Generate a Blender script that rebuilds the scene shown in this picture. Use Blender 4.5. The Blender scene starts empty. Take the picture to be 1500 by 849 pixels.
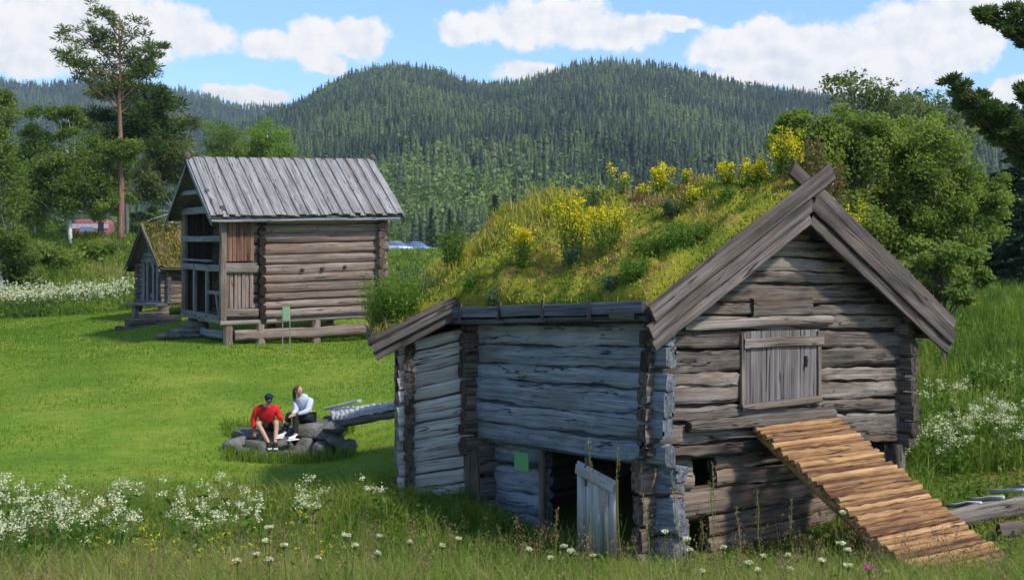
import bpy, math, random
import numpy as np
from mathutils import Vector, Matrix

RN = random.Random(11)
NR = np.random.default_rng(11)
F, CX, CY, ZC = 1900.0, 750.0, 424.5, 3.5       # focal length in photo pixels, principal point, eye height
sc = bpy.context.scene
col = sc.collection
V3 = lambda *a: np.array(a, float)


def P(px, py, Y):
    return np.array([(px - CX) / F * Y, Y, ZC - (py - CY) / F * Y])


def unit(v):
    v = np.asarray(v, float)
    return v / (np.linalg.norm(v) + 1e-12)


# ------------------------------------------------------------------ value noise
def _hash(ix, iy, seed):
    h = (ix.astype(np.int64) * 374761393 + iy.astype(np.int64) * 668265263 + seed * 1274126177) & 0xffffffff
    h = ((h ^ (h >> 13)) * 1274126177) & 0xffffffff
    return ((h ^ (h >> 16)) & 0xffff) / 65535.0


def vnoise(x, y, seed=0):
    x = np.asarray(x, float); y = np.asarray(y, float)
    ix = np.floor(x); iy = np.floor(y)
    fx = x - ix; fy = y - iy
    fx = fx * fx * (3 - 2 * fx); fy = fy * fy * (3 - 2 * fy)
    a = _hash(ix, iy, seed); b = _hash(ix + 1, iy, seed)
    c = _hash(ix, iy + 1, seed); d = _hash(ix + 1, iy + 1, seed)
    return (a * (1 - fx) + b * fx) * (1 - fy) + (c * (1 - fx) + d * fx) * fy


def fbm(x, y, seed=0, octv=4):
    s = 0; a = 0.5
    for k in range(octv):
        s = s + a * vnoise(np.asarray(x) * 2 ** k, np.asarray(y) * 2 ** k, seed + k * 17)
        a *= 0.5
    return s          # about 0..1


# ------------------------------------------------------------------ mesh collector
ORG = {}


class MB:
    def __init__(s):
        s.v = []; s.g = []; s.t = []; s.loops = []; s.sizes = []; s.mi = []; s.n = 0

    def add(s, v, faces, g=None, tone=0.5, mat=0):
        v = np.asarray(v, float).reshape(-1, 3)
        n = len(v)
        s.v.append(v)
        s.g.append(v.copy() if g is None else np.asarray(g, float).reshape(-1, 3))
        s.t.append(np.full(n, tone, float) if np.isscalar(tone) else np.asarray(tone, float))
        if isinstance(faces, np.ndarray):
            s.loops.append((faces + s.n).ravel()); s.sizes.append(np.full(len(faces), faces.shape[1])); k = len(faces)
        else:
            s.loops.append(np.array([i + s.n for f in faces for i in f])); s.sizes.append(np.array([len(f) for f in faces])); k = len(faces)
        s.mi.append(np.full(k, mat))
        s.n += n

    def build(s, name, mats, parent=None, origin=None, smooth=False):
        me = bpy.data.meshes.new(name)
        v = np.concatenate(s.v); loops = np.concatenate(s.loops).astype(np.int32)
        sizes = np.concatenate(s.sizes).astype(np.int32); mi = np.concatenate(s.mi).astype(np.int32)
        org = ORG[parent] if parent is not None else (np.zeros(3) if origin is None else np.asarray(origin, float))
        v = v - org
        me.vertices.add(len(v)); me.vertices.foreach_set("co", v.astype(np.float32).ravel())
        me.loops.add(len(loops)); me.loops.foreach_set("vertex_index", loops)
        me.polygons.add(len(sizes))
        starts = np.zeros(len(sizes), np.int32); starts[1:] = np.cumsum(sizes)[:-1]
        me.polygons.foreach_set("loop_start", starts)
        me.polygons.foreach_set("loop_total", sizes)
        me.polygons.foreach_set("material_index", mi)
        if smooth:
            me.polygons.foreach_set("use_smooth", np.ones(len(sizes), bool))
        me.update(calc_edges=True)
        a = me.attributes.new("g", "FLOAT_VECTOR", "POINT"); a.data.foreach_set("vector", np.concatenate(s.g).astype(np.float32).ravel())
        a = me.attributes.new("tone", "FLOAT", "POINT"); a.data.foreach_set("value", np.concatenate(s.t).astype(np.float32))
        for m in (mats if isinstance(mats, (list, tuple)) else [mats]):
            me.materials.append(m)
        o = bpy.data.objects.new(name, me); col.objects.link(o)
        if parent is not None:
            o.parent = parent
        else:
            o.location = org
        ORG[o] = org
        return o


def tag(o, label=None, cat=None, group=None, kind=None):
    if label: o["label"] = label
    if cat: o["category"] = cat
    if group: o["group"] = group
    if kind: o["kind"] = kind
    return o


def empty(name, loc, label, cat, group=None):
    o = bpy.data.objects.new(name, None); col.objects.link(o)
    o.location = loc; ORG[o] = np.asarray(loc, float)
    o.empty_display_size = 0.2
    return tag(o, label, cat, group)


def copy_tree(o, parent=None):
    c = o.copy(); col.objects.link(c)
    if parent is not None:
        c.parent = parent
    for ch in list(o.children):
        copy_tree(ch, c)
    return c


# ------------------------------------------------------------------ primitives
def profile(kind, n=12, e=3.2):
    if kind == "rect":
        c = 0.12
        p = [(-1, -1 + c), (-1 + c, -1), (1 - c, -1), (1, -1 + c), (1, 1 - c), (1 - c, 1), (-1 + c, 1), (-1, 1 - c)]
        return np.array(p)
    a = np.linspace(0, 2 * np.pi, n, endpoint=False) + np.pi / n
    ex = 2.0 / (2.0 if kind == "round" else e)
    return np.stack([np.sign(np.cos(a)) * np.abs(np.cos(a)) ** ex, np.sign(np.sin(a)) * np.abs(np.sin(a)) ** ex], 1)


def beam(mb, A, B, w, h, up=(0, 0, 1), kind="rect", tone=None, seg=0.3, wob=0.0, wB=None, hB=None, mat=0, endtone=-0.5, n=12, e=3.2, bow=0.0):
    """timber from A to B: w across, h along 'up'."""
    A = np.asarray(A, float); B = np.asarray(B, float)
    d = B - A; L = np.linalg.norm(d); d = d / L
    up = np.asarray(up, float); side = unit(np.cross(d, up)); up = np.cross(side, d)
    wB = w if wB is None else wB; hB = h if hB is None else hB
    k = max(2, int(round(L / seg)) + 1) if seg else 2
    pr = profile(kind, n, e); m = len(pr)
    tone = RN.uniform(0.25, 0.75) if tone is None else tone
    off = np.array([RN.uniform(0, 90), RN.uniform(0, 90), RN.uniform(0, 90)])
    vs = []; gs = []
    ph = RN.uniform(0, 6)
    for i in range(k):
        t = i / (k - 1)
        ww = (w * (1 - t) + wB * t) / 2; hh = (h * (1 - t) + hB * t) / 2
        if wob:
            ja = (NR.random(m) - 0.5) * 2 * wob
            jb = (NR.random(m) - 0.5) * 2 * wob
            cu = math.sin(ph + t * L * 1.3) * wob * 0.8 + math.sin(2 * ph + t * L * 3.1) * wob * 0.5
        else:
            ja = jb = 0; cu = 0
        cu += bow * math.sin(math.pi * t)
        a = pr[:, 0] * ww + ja; b = pr[:, 1] * hh + jb + cu
        vs.append(A + d * (t * L) + a[:, None] * side + b[:, None] * up)
        gs.append(np.stack([np.full(m, t * L), a, b], 1) + off)
    v = np.concatenate(vs); g = np.concatenate(gs)
    f = []
    for i in range(k - 1):
        for j in range(m):
            j2 = (j + 1) % m
            f.append((i * m + j, i * m + j2, (i + 1) * m + j2, (i + 1) * m + j))
    mb.add(v, f, g, tone, mat)
    for ring, rev in ((vs[0], False), (vs[-1], True)):          # end grain with own vertices
        c = ring.mean(0)
        cv = np.concatenate([ring, c[None]])
        gg = np.concatenate([pr, [[0, 0]]]) * 0.12
        gg = np.stack([gg[:, 0] * 8, gg[:, 1], gg[:, 0]], 1) + off + 5
        ff = [((j + 1) % m, j, m) if not rev else (j, (j + 1) % m, m) for j in range(m)]
        mb.add(cv, ff, gg, tone + endtone, mat)


def quad_sheet(mb, p00, p10, p11, p01, nu=1, nv=1, tone=0.5, mat=0):
    u = np.linspace(0, 1, nu + 1); v = np.linspace(0, 1, nv + 1)
    U, W = np.meshgrid(u, v)
    U = U.ravel()[:, None]; W = W.ravel()[:, None]
    p = (1 - U) * (1 - W) * p00 + U * (1 - W) * p10 + U * W * p11 + (1 - U) * W * p01
    idx = np.arange((nu + 1) * (nv + 1)).reshape(nv + 1, nu + 1)
    f = np.stack([idx[:-1, :-1], idx[:-1, 1:], idx[1:, 1:], idx[1:, :-1]], -1).reshape(-1, 4)
    mb.add(p, f, None, tone, mat)


def slab(mb, pts, thick, tone=0.4, mat=0):
    """thick plate: polygon pts (top), extruded down by thick vector."""
    pts = [np.asarray(p, float) for p in pts]
    t = np.asarray(thick, float); n = len(pts)
    v = np.array(pts + [p + t for p in pts])
    f = [tuple(range(n)), tuple(range(2 * n - 1, n - 1, -1))]
    for i in range(n):
        j = (i + 1) % n
        f.append((j, i, n + i, n + j))
    mb.add(v, f, None, tone, mat)


def tube(mb, pts, rad, n=8, tone=0.5, mat=0, jit=0.0, cap=True):
    pts = np.asarray(pts, float); k = len(pts)
    rad = np.full(k, rad) if np.isscalar(rad) else np.asarray(rad, float)
    vs = []; gs = []
    a = np.linspace(0, 2 * np.pi, n, endpoint=False)
    s = 0; off = NR.random(3) * 50
    ref = np.array([0.31, 0.11, 0.94])
    for i in range(k):
        d = unit(pts[min(i + 1, k - 1)] - pts[max(i - 1, 0)])
        r0 = ref if abs(d @ ref) < 0.9 else np.array([1.0, 0, 0])
        x = unit(np.cross(d, r0)); y = np.cross(d, x)
        r = rad[i] * (1 + (NR.random(n) - 0.5) * 2 * jit)
        if i: s += np.linalg.norm(pts[i] - pts[i - 1])
        vs.append(pts[i] + (np.cos(a) * r)[:, None] * x + (np.sin(a) * r)[:, None] * y)
        gs.append(np.stack([np.full(n, s), np.cos(a) * rad[i], np.sin(a) * rad[i]], 1) + off)
    f = []
    for i in range(k - 1):
        for j in range(n):
            j2 = (j + 1) % n
            f.append((i * n + j, i * n + j2, (i + 1) * n + j2, (i + 1) * n + j))
    if cap:
        f.append(tuple(range(n - 1, -1, -1))); f.append(tuple((k - 1) * n + j for j in range(n)))
    mb.add(np.concatenate(vs), f, np.concatenate(gs), tone, mat)


def blob(mb, c, r, seed=0, rough=0.18, tone=0.5, mat=0, nu=14, nv=9, box=2.6, rot=0.0, tilt=0.0):
    """boulder: superellipsoid with lumps."""
    u = np.linspace(0, 2 * np.pi, nu, endpoint=False); w = np.linspace(-np.pi / 2, np.pi / 2, nv)
    U, W = np.meshgrid(u, w)
    e = 2.0 / box
    sg = lambda x: np.sign(x) * np.abs(x) ** e
    x = sg(np.cos(W)) * sg(np.cos(U)); y = sg(np.cos(W)) * sg(np.sin(U)); z = sg(np.sin(W))
    lump = 1 + rough * (fbm(x * 1.7 + seed * 3.1 + z * 1.3, y * 1.7 + seed * 7.7 - z, seed, 3) - 0.45) * 2
    x = x * r[0] * lump; y = y * r[1] * lump; z = z * r[2] * lump
    ct, st = math.cos(tilt), math.sin(tilt)
    x, z = x * ct - z * st, x * st + z * ct
    cr, sr = math.cos(rot), math.sin(rot)
    v = np.stack([c[0] + x * cr - y * sr, c[1] + x * sr + y * cr, c[2] + z], -1).reshape(-1, 3)
    idx = np.arange(nu * nv).reshape(nv, nu)
    f = np.stack([idx[:-1, :], np.roll(idx[:-1, :], -1, 1), np.roll(idx[1:, :], -1, 1), idx[1:, :]], -1).reshape(-1, 4)
    mb.add(v, f, None, tone, mat)


def rand_dirs(n):
    v = NR.normal(size=(n, 3))
    return v / np.linalg.norm(v, axis=1)[:, None]


def leaves(mb, c, size, aspect=0.55, tone=0.5, mat=0, axis=None, flat=0.0):
    """rhombic leaf faces at centres c; axis: preferred long direction; flat: pull normals upward."""
    c = np.asarray(c, float); n = len(c)
    if n == 0: return
    size = np.full(n, size) if np.isscalar(size) else size
    u = rand_dirs(n)
    if axis is not None:
        u = u * 0.55 + axis; u /= np.linalg.norm(u, axis=1)[:, None]
    if flat:
        u[:, 2] *= (1 - flat); u /= np.linalg.norm(u, axis=1)[:, None]
    w = np.cross(u, rand_dirs(n)); w /= np.linalg.norm(w, axis=1)[:, None] + 1e-9
    if flat:
        w[:, 2] *= (1 - flat); w /= np.linalg.norm(w, axis=1)[:, None]
    a = size[:, None] * 0.5; b = a * aspect
    v = np.stack([c - u * a, c + w * b, c + u * a, c - w * b], 1).reshape(-1, 3)
    f = np.arange(4 * n).reshape(-1, 4)
    t = np.repeat(np.full(n, tone) if np.isscalar(tone) else tone, 4)
    mb.add(v, f, None, t, mat)


def blades(mb, base, h, w, lean=0.35, tone=0.5, mat=0, dirs=None):
    """grass blades: a quad and a tip triangle each, bent sideways."""
    n = len(base)
    h = np.full(n, h) if np.isscalar(h) else h
    w = np.full(n, w) if np.isscalar(w) else w
    a = NR.random(n) * 2 * np.pi
    side = np.stack([np.cos(a), np.sin(a), 0 * a], 1)
    b = NR.random(n) * 2 * np.pi if dirs is None else dirs
    ld = np.stack([np.cos(b), np.sin(b), 0 * b], 1) * (lean * (0.2 + NR.random(n)) * h)[:, None]
    up = np.array([0, 0, 1.0])
    mid = base + ld * 0.3 + up * (h * 0.58)[:, None]
    tip = base + ld * 1.1 + up * (h * (1 - 0.25 * lean))[:, None]
    s = side * (w * 0.5)[:, None]
    v = np.stack([base - s, base + s, mid + s * 0.8, mid - s * 0.8, tip], 1).reshape(-1, 3)
    i = np.arange(n)[:, None] * 5
    q = i + np.array([0, 1, 2, 3]); t = i + np.array([3, 2, 4])
    tt = np.repeat(np.full(n, tone) if np.isscalar(tone) else tone, 5)
    mb.add(v, q, None, tt, mat)
    mb.loops.append((t + mb.n - 5 * n).ravel()); mb.sizes.append(np.full(n, 3)); mb.mi.append(np.full(n, mat))


# ------------------------------------------------------------------ node helpers
def new_mat(name):
    m = bpy.data.materials.new(name); m.use_nodes = True
    nt = m.node_tree; nt.nodes.clear()
    return m, nt


def N(nt, typ, ins=None, **props):
    n = nt.nodes.new(typ)
    for k, v in props.items():
        setattr(n, k, v)
    for k, v in (ins or {}).items():
        if isinstance(v, bpy.types.NodeSocket):
            nt.links.new(v, n.inputs[k])
        else:
            n.inputs[k].default_value = v
    return n


def math_n(nt, op, a, b=0.0, c=None, clamp=False):
    ins = {0: a, 1: b}
    if c is not None: ins[2] = c
    return N(nt, "ShaderNodeMath", ins, operation=op, use_clamp=clamp).outputs[0]


def ramp(nt, fac, stops, interp="LINEAR"):
    n = nt.nodes.new("ShaderNodeValToRGB"); n.color_ramp.interpolation = interp
    el = n.color_ramp.elements
    while len(el) < len(stops): el.new(0.5)
    for e, (p, c) in zip(el, stops):
        e.position = p; e.color = (*c, 1) if len(c) == 3 else c
    nt.links.new(fac, n.inputs[0])
    return n.outputs[0]


def mixc(nt, fac, a, b, typ="MIX"):
    n = N(nt, "ShaderNodeMix", data_type="RGBA", blend_type=typ)
    for k, v in ((0, fac), (6, a), (7, b)):
        if isinstance(v, bpy.types.NodeSocket): nt.links.new(v, n.inputs[k])
        else: n.inputs[k].default_value = v if not isinstance(v, tuple) or len(v) == 4 else (*v, 1)
    return n.outputs[2]


def noise(nt, vec, scale, detail=4, rough=0.55, dist=0.0):
    return N(nt, "ShaderNodeTexNoise", {"Vector": vec, "Scale": scale, "Detail": detail, "Roughness": rough, "Distortion": dist}).outputs[0]


def attr(nt, name):
    return N(nt, "ShaderNodeAttribute", attribute_name=name)


def scaled(nt, vec, s):
    return N(nt, "ShaderNodeMapping", {"Vector": vec, "Scale": s}).outputs[0]


def finish(nt, colr, rough=0.85, bump=None, bstr=0.3, bdist=0.02, spec=0.3, trans=0.0, tcol=None):
    out = nt.nodes.new("ShaderNodeOutputMaterial")
    b = N(nt, "ShaderNodeBsdfPrincipled", {"Roughness": rough})
    b.inputs["Specular IOR Level"].default_value = spec
    if isinstance(colr, bpy.types.NodeSocket): nt.links.new(colr, b.inputs["Base Color"])
    else: b.inputs["Base Color"].default_value = (*colr, 1)
    if bump is not None:
        bn = N(nt, "ShaderNodeBump", {"Height": bump, "Strength": bstr, "Distance": bdist})
        nt.links.new(bn.outputs[0], b.inputs["Normal"])
    sh = b.outputs[0]
    if trans:
        t = N(nt, "ShaderNodeBsdfTranslucent")
        c2 = colr if tcol is None else tcol
        if isinstance(c2, bpy.types.NodeSocket): nt.links.new(c2, t.inputs[0])
        else: t.inputs[0].default_value = (*c2, 1)
        sh = N(nt, "ShaderNodeMixShader", {0: trans, 1: sh, 2: t.outputs[0]}).outputs[0]
    nt.links.new(sh, out.inputs[0])


def wood(name, c_light, c_mid, c_dark, warm=None, crack=0.5, bstr=0.6, streak=1.0):
    """weathered timber; grain runs along g.x."""
    m, nt = new_mat(name)
    g = attr(nt, "g").outputs["Vector"]; t = attr(nt, "tone").outputs["Fac"]
    grain = noise(nt, scaled(nt, g, (0.38, 16, 16)), 1.0, 6, 0.68, 0.05)
    fine = noise(nt, scaled(nt, g, (0.9, 55, 55)), 1.0, 4, 0.65)
    big = noise(nt, scaled(nt, g, (0.9, 3.0, 3.0)), 1.0, 3, 0.6)
    f = math_n(nt, "ADD", math_n(nt, "MULTIPLY_ADD", grain, 1.25, -0.31), math_n(nt, "MULTIPLY", t, 0.42))
    f = math_n(nt, "ADD", f, math_n(nt, "MULTIPLY_ADD", big, 0.5, -0.25))
    f = math_n(nt, "ADD", f, math_n(nt, "MULTIPLY_ADD", fine, 0.55 * streak, -0.275 * streak))
    c = ramp(nt, f, [(0.22, c_dark), (0.5, c_mid), (0.8, c_light)])
    if warm:
        wn = noise(nt, scaled(nt, g, (0.7, 2.2, 2.2)), 1.3, 3, 0.6)
        c = mixc(nt, ramp(nt, wn, [(0.48, (0, 0, 0)), (0.72, (0.75, 0.75, 0.75))]), c, warm)
    ck = noise(nt, scaled(nt, g, (0.4, 17, 17)), 1.0, 4, 0.55, 0.2)
    ckm = ramp(nt, ck, [(0.31, (crack, crack, crack)), (0.39, (0, 0, 0))])
    c = mixc(nt, ckm, c, tuple(0.12 * x for x in c_mid))
    iso = noise(nt, scaled(nt, g, (0.3, 6.5, 6.5)), 1.0, 3, 0.45, 0.08)          # long drying cracks
    ln = math_n(nt, "ABSOLUTE", math_n(nt, "SUBTRACT", iso, 0.5))
    lnm = ramp(nt, ln, [(0.004, (0.92, 0.92, 0.92)), (0.016, (0, 0, 0))])
    lnm = math_n(nt, "MULTIPLY", lnm, ramp(nt, big, [(0.48, (0, 0, 0)), (0.56, (1, 1, 1))]))
    c = mixc(nt, lnm, c, tuple(0.10 * x for x in c_mid))
    kn = N(nt, "ShaderNodeTexVoronoi", {"Vector": scaled(nt, g, (1.4, 5.5, 5.5)), "Scale": 1.0}).outputs["Distance"]
    knm = ramp(nt, kn, [(0.05, (0.7, 0.7, 0.7)), (0.11, (0, 0, 0))])
    c = mixc(nt, knm, c, tuple(0.4 * x for x in c_dark))
    hgt = math_n(nt, "SUBTRACT", math_n(nt, "ADD", grain, math_n(nt, "MULTIPLY", fine, 0.35)), math_n(nt, "ADD", math_n(nt, "MULTIPLY", ckm, 0.9), math_n(nt, "MULTIPLY", lnm, 1.6)))
    finish(nt, c, 0.86, hgt, bstr, 0.018, 0.22)
    return m


def leafmat(name, stops, trans=0.32, rough=0.6, nscale=0.0, tboost=1.25):
    m, nt = new_mat(name)
    t = attr(nt, "tone").outputs["Fac"]
    if nscale:
        geo = N(nt, "ShaderNodeNewGeometry").outputs["Position"]
        t = math_n(nt, "ADD", t, math_n(nt, "MULTIPLY_ADD", noise(nt, geo, nscale, 3), 0.7, -0.35))
    c = ramp(nt, t, stops)
    tc = mixc(nt, 1.0, c, (1.1 * tboost, 1.15 * tboost, 0.6 * tboost, 1), "MULTIPLY")
    finish(nt, c, rough, None, spec=0.25, trans=trans, tcol=tc)
    return m


def flatmat(name, c, rough=0.7, spec=0.3, var=0.25, vs=6.0, metallic=0.0):
    m, nt = new_mat(name)
    tc = N(nt, "ShaderNodeTexCoord").outputs["Object"]
    n = noise(nt, tc, vs, 4, 0.6)
    cc = ramp(nt, n, [(0.3, tuple(x * (1 - var) for x in c)), (0.7, tuple(min(1, x * (1 + var)) for x in c))])
    finish(nt, cc, rough, n, 0.15, 0.01, spec)
    return m
# ================================================================== camera, sky, sun
cam_d = bpy.data.cameras.new("camera"); cam = bpy.data.objects.new("camera", cam_d); col.objects.link(cam)
cam.location = (0, 0, ZC); cam.rotation_euler = (math.radians(90), 0, 0)
cam_d.sensor_width = 36; cam_d.lens = 36 * F / 1500.0; cam_d.clip_start = 0.1; cam_d.clip_end = 6000
cam_d.dof.use_dof = True; cam_d.dof.focus_distance = 18.5; cam_d.dof.aperture_fstop = 3.5
sc.camera = cam

SUN_AZ = math.atan2(0.80, -0.60); SUN_EL = math.radians(46)
sun_dir = np.array([math.sin(SUN_AZ) * math.cos(SUN_EL), math.cos(SUN_AZ) * math.cos(SUN_EL), math.sin(SUN_EL)])
sd = bpy.data.lights.new("sun", "SUN"); sd.energy = 2.9; sd.angle = math.radians(5.0); sd.color = (1.0, 0.95, 0.87)
sun = bpy.data.objects.new("sun", sd); col.objects.link(sun); sun.location = (30, -30, 60)
sun.rotation_euler = Vector(sun_dir).to_track_quat("Z", "Y").to_euler()

w = bpy.data.worlds.new("World"); sc.world = w; w.use_nodes = True
nt = w.node_tree; nt.nodes.clear()
sky = N(nt, "ShaderNodeTexSky", sky_type="NISHITA", sun_disc=False, sun_elevation=SUN_EL, sun_rotation=SUN_AZ,
        air_density=1.0, dust_density=0.5, ozone_density=1.6, altitude=300)
dirn = N(nt, "ShaderNodeTexCoord").outputs["Generated"]
sx = N(nt, "ShaderNodeSeparateXYZ", {0: dirn})
az = math_n(nt, "ARCTAN2", sx.outputs[0], sx.outputs[1]); el = math_n(nt, "ARCSINE", sx.outputs[2])
uv = N(nt, "ShaderNodeCombineXYZ", {0: az, 1: el, 2: 0.0}).outputs[0]
# cumulus banks: (azimuth, elevation, half-width, half-height) in degrees, one per cloud lump
def A(px): return math.degrees(math.atan((px - CX) / F))
def E(px, py): return math.degrees(math.atan((CY - py) / F * math.cos(math.radians(A(px)))))
LUMPS = []
for px, py, hw, hh in ((60, 30, 100, 48), (150, 36, 80, 58), (235, 48, 75, 46), (300, 58, 45, 26), (30, 82, 95, 34), (160, 85, 90, 26),
                       (395, 66, 52, 25), (465, 60, 50, 40), (520, 58, 52, 34), (480, 96, 28, 15),
                       (690, 42, 65, 26), (760, 36, 75, 38), (840, 36, 80, 40), (910, 45, 80, 30), (975, 36, 62, 13),
                       (785, 108, 62, 22), (375, 137, 60, 15), (330, 132, 40, 10),
                       (1068, 72, 60, 34), (1130, 66, 75, 46), (1200, 78, 85, 48), (1270, 84, 85, 50), (1335, 52, 80, 62), (1400, 60, 75, 50),
                       (1330, 96, 130, 42), (1120, 112, 110, 22), (1420, 18, 110, 40), (1490, 135, 42, 32), (1240, 120, 120, 24)):
    LUMPS.append((A(px), E(px, py), hw / F * 57.3, hh / F * 57.3))
for k in range(30):                                            # the rest of the sky round about
    a = RN.uniform(30, 330); LUMPS.append((a if a < 180 else a - 360, RN.uniform(6, 40), RN.uniform(3, 9), RN.uniform(1.5, 4)))
for a, e in ((-20, 22), (-6, 26), (9, 21), (22, 25), (-27, 33), (4, 38)):
    LUMPS.append((a, e, 5.5, 2.5))
def cloud_field(nt, uv):
    wob = N(nt, "ShaderNodeTexNoise", {"Vector": uv, "Scale": 26.0, "Detail": 5, "Roughness": 0.6}).outputs["Color"]
    wv = N(nt, "ShaderNodeVectorMath", {0: wob, 1: (0.5, 0.5, 0.5)}, operation="SUBTRACT").outputs[0]
    p = N(nt, "ShaderNodeVectorMath", {0: wv, 1: (0.034, 0.022, 0.0), 2: uv}, operation="MULTIPLY_ADD").outputs[0]
    best = None
    for a, e, hw, hh in LUMPS:
        a, e, hw, hh = (math.radians(q) for q in (a, e, hw, hh))
        q = N(nt, "ShaderNodeMapping", {"Vector": p, "Location": (-a / hw, -e / hh, 0), "Scale": (1 / hw, 1 / hh, 0)}).outputs[0]
        l = N(nt, "ShaderNodeVectorMath", {0: q}, operation="LENGTH").outputs["Value"]
        l = math_n(nt, "SUBTRACT", 1.0, l)
        best = l if best is None else math_n(nt, "SMOOTH_MAX", best, l, 0.25)
    return best
base = cloud_field(nt, uv)
n1 = noise(nt, uv, 42.0, 6, 0.62)
n2 = noise(nt, N(nt, "ShaderNodeVectorMath", {0: uv, 1: (0.006, 0.007, 0.0)}, operation="ADD").outputs[0], 42.0, 6, 0.62)
dens = math_n(nt, "ADD", base, math_n(nt, "MULTIPLY_ADD", n1, 1.05, -0.5))
mask = N(nt, "ShaderNodeMapRange", {0: dens, 1: -0.03, 2: 0.32}, interpolation_type="SMOOTHSTEP").outputs[0]
relief = math_n(nt, "MULTIPLY", math_n(nt, "SUBTRACT", n1, n2), 1.6)
thick = N(nt, "ShaderNodeMapRange", {0: base, 1: 0.15, 2: 0.85}, interpolation_type="SMOOTHSTEP").outputs[0]
low = noise(nt, N(nt, "ShaderNodeMapping", {"Vector": uv, "Scale": (1, 2.2, 1)}).outputs[0], 15.0, 3, 0.5)
lit = math_n(nt, "ADD", math_n(nt, "ADD", 0.92, relief), math_n(nt, "MULTIPLY", thick, math_n(nt, "MULTIPLY_ADD", low, 1.5, -0.95)), clamp=True)
ccol = mixc(nt, lit, (3.1, 3.4, 3.95, 1), (4.75, 4.7, 4.63, 1))
skyc = mixc(nt, 1.0, sky.outputs[0], (0.76, 0.90, 1.06, 1), "MULTIPLY")
wc = mixc(nt, mask, skyc, ccol)
bg = N(nt, "ShaderNodeBackground", {0: wc, 1: 0.15})
nt.links.new(bg.outputs[0], N(nt, "ShaderNodeOutputWorld").inputs[0])

sc.view_settings.view_transform = "Standard"; sc.view_settings.look = "None"; sc.view_settings.gamma = 1.0
sc.view_settings.exposure = 0.58; sc.view_settings.use_curve_mapping = False
sc.cycles.use_denoising = True
sc.cycles.max_bounces = 7; sc.cycles.diffuse_bounces = 4; sc.cycles.transmission_bounces = 4; sc.cycles.transparent_max_bounces = 6
sc.cycles.volume_bounces = 0
sc.cycles.sample_clamp_indirect = 6.0

# ================================================================== terrain
CP = []
def cp(px, py, Y): CP.append(tuple(P(px, py, Y)))
for q in ((0, 745, 21), (250, 735, 21.5), (480, 728, 22), (0, 700, 24.5), (300, 690, 25.5), (0, 640, 29), (200, 640, 29.5), (0, 560, 38),
          (0, 500, 50), (0, 470, 57), (300, 600, 31.8), (450, 602, 31.5), (530, 560, 36), (450, 520, 42), (340, 505, 43.5), (530, 500, 46),
          (160, 475, 52), (400, 674, 28.2), (470, 677, 28), (590, 737, 20.3), (520, 612, 31), (0, 462, 60), (0, 440, 65), (100, 445, 64), (190, 445, 62),
          (100, 402, 71), (100, 372, 76), (178, 357, 80), (0, 385, 70), (240, 405, 70), (0, 350, 90), (150, 345, 100), (400, 430, 60), (600, 395, 100),
          (450, 385, 105), (0, 849, 15), (250, 849, 14.5), (500, 849, 15), (750, 849, 16), (957, 824, 17), (740, 802, 18.9), (1462, 830, 16.6),
          (1300, 822, 17.2), (1330, 702, 20.5), (1500, 695, 20.5), (1500, 600, 25), (1400, 560, 27), (1340, 520, 31), (1500, 500, 33),
          (1420, 414, 54), (1500, 424, 52), (1620, 420, 50), (1300, 430, 42), (1000, 480, 32), (800, 560, 30), (800, 465, 45), (1000, 410, 60),
          (1200, 380, 80), (1500, 370, 85), (1000, 340, 105), (1500, 320, 105), (250, 350, 100)):
    cp(*q)
CP += [(0, 0, 1.9), (7, 0, 2.1), (-7, 0, 1.7), (0, 6, 1.35), (-5, 6, 1.2), (5, 6, 1.5), (0, 10, 0.7), (-5, 10, 0.62), (5, 10, 0.85), (10, 10, 1.3), (-10, 10, 0.5),
       (0, -8, 2.4), (-20, 0, 1.2), (20, 0, 2.6), (-20, 12, 0.3), (18, 14, 1.6), (-45, 25, 0.4), (-45, 60, 3.6), (45, 30, 4.0), (50, 60, 6.0), (-60, 100, 9), (70, 100, 10)]
CP = np.array(CP)
def _phi(r2): return 0.5 * r2 * np.log(r2 + 1e-9)
def _tps_fit(p, z, lam=2.0):
    n = len(p); d2 = ((p[:, None] - p[None]) ** 2).sum(-1)
    K = _phi(d2) + lam * np.eye(n); Q = np.c_[np.ones(n), p]
    M = np.block([[K, Q], [Q.T, np.zeros((3, 3))]])
    return np.linalg.solve(M, np.r_[z, 0, 0, 0])
TW = _tps_fit(CP[:, :2], CP[:, 2])
def tps(x, y):
    sh = np.shape(x); x = np.ravel(x).astype(float); y = np.ravel(y).astype(float); out = np.empty(len(x))
    for i in range(0, len(x), 60000):
        q = np.c_[x[i:i + 60000], y[i:i + 60000]]
        d2 = ((q[:, None] - CP[None, :, :2]) ** 2).sum(-1)
        out[i:i + 60000] = _phi(d2) @ TW[:-3] + TW[-3] + q @ TW[-2:]
    return out.reshape(sh)

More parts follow.
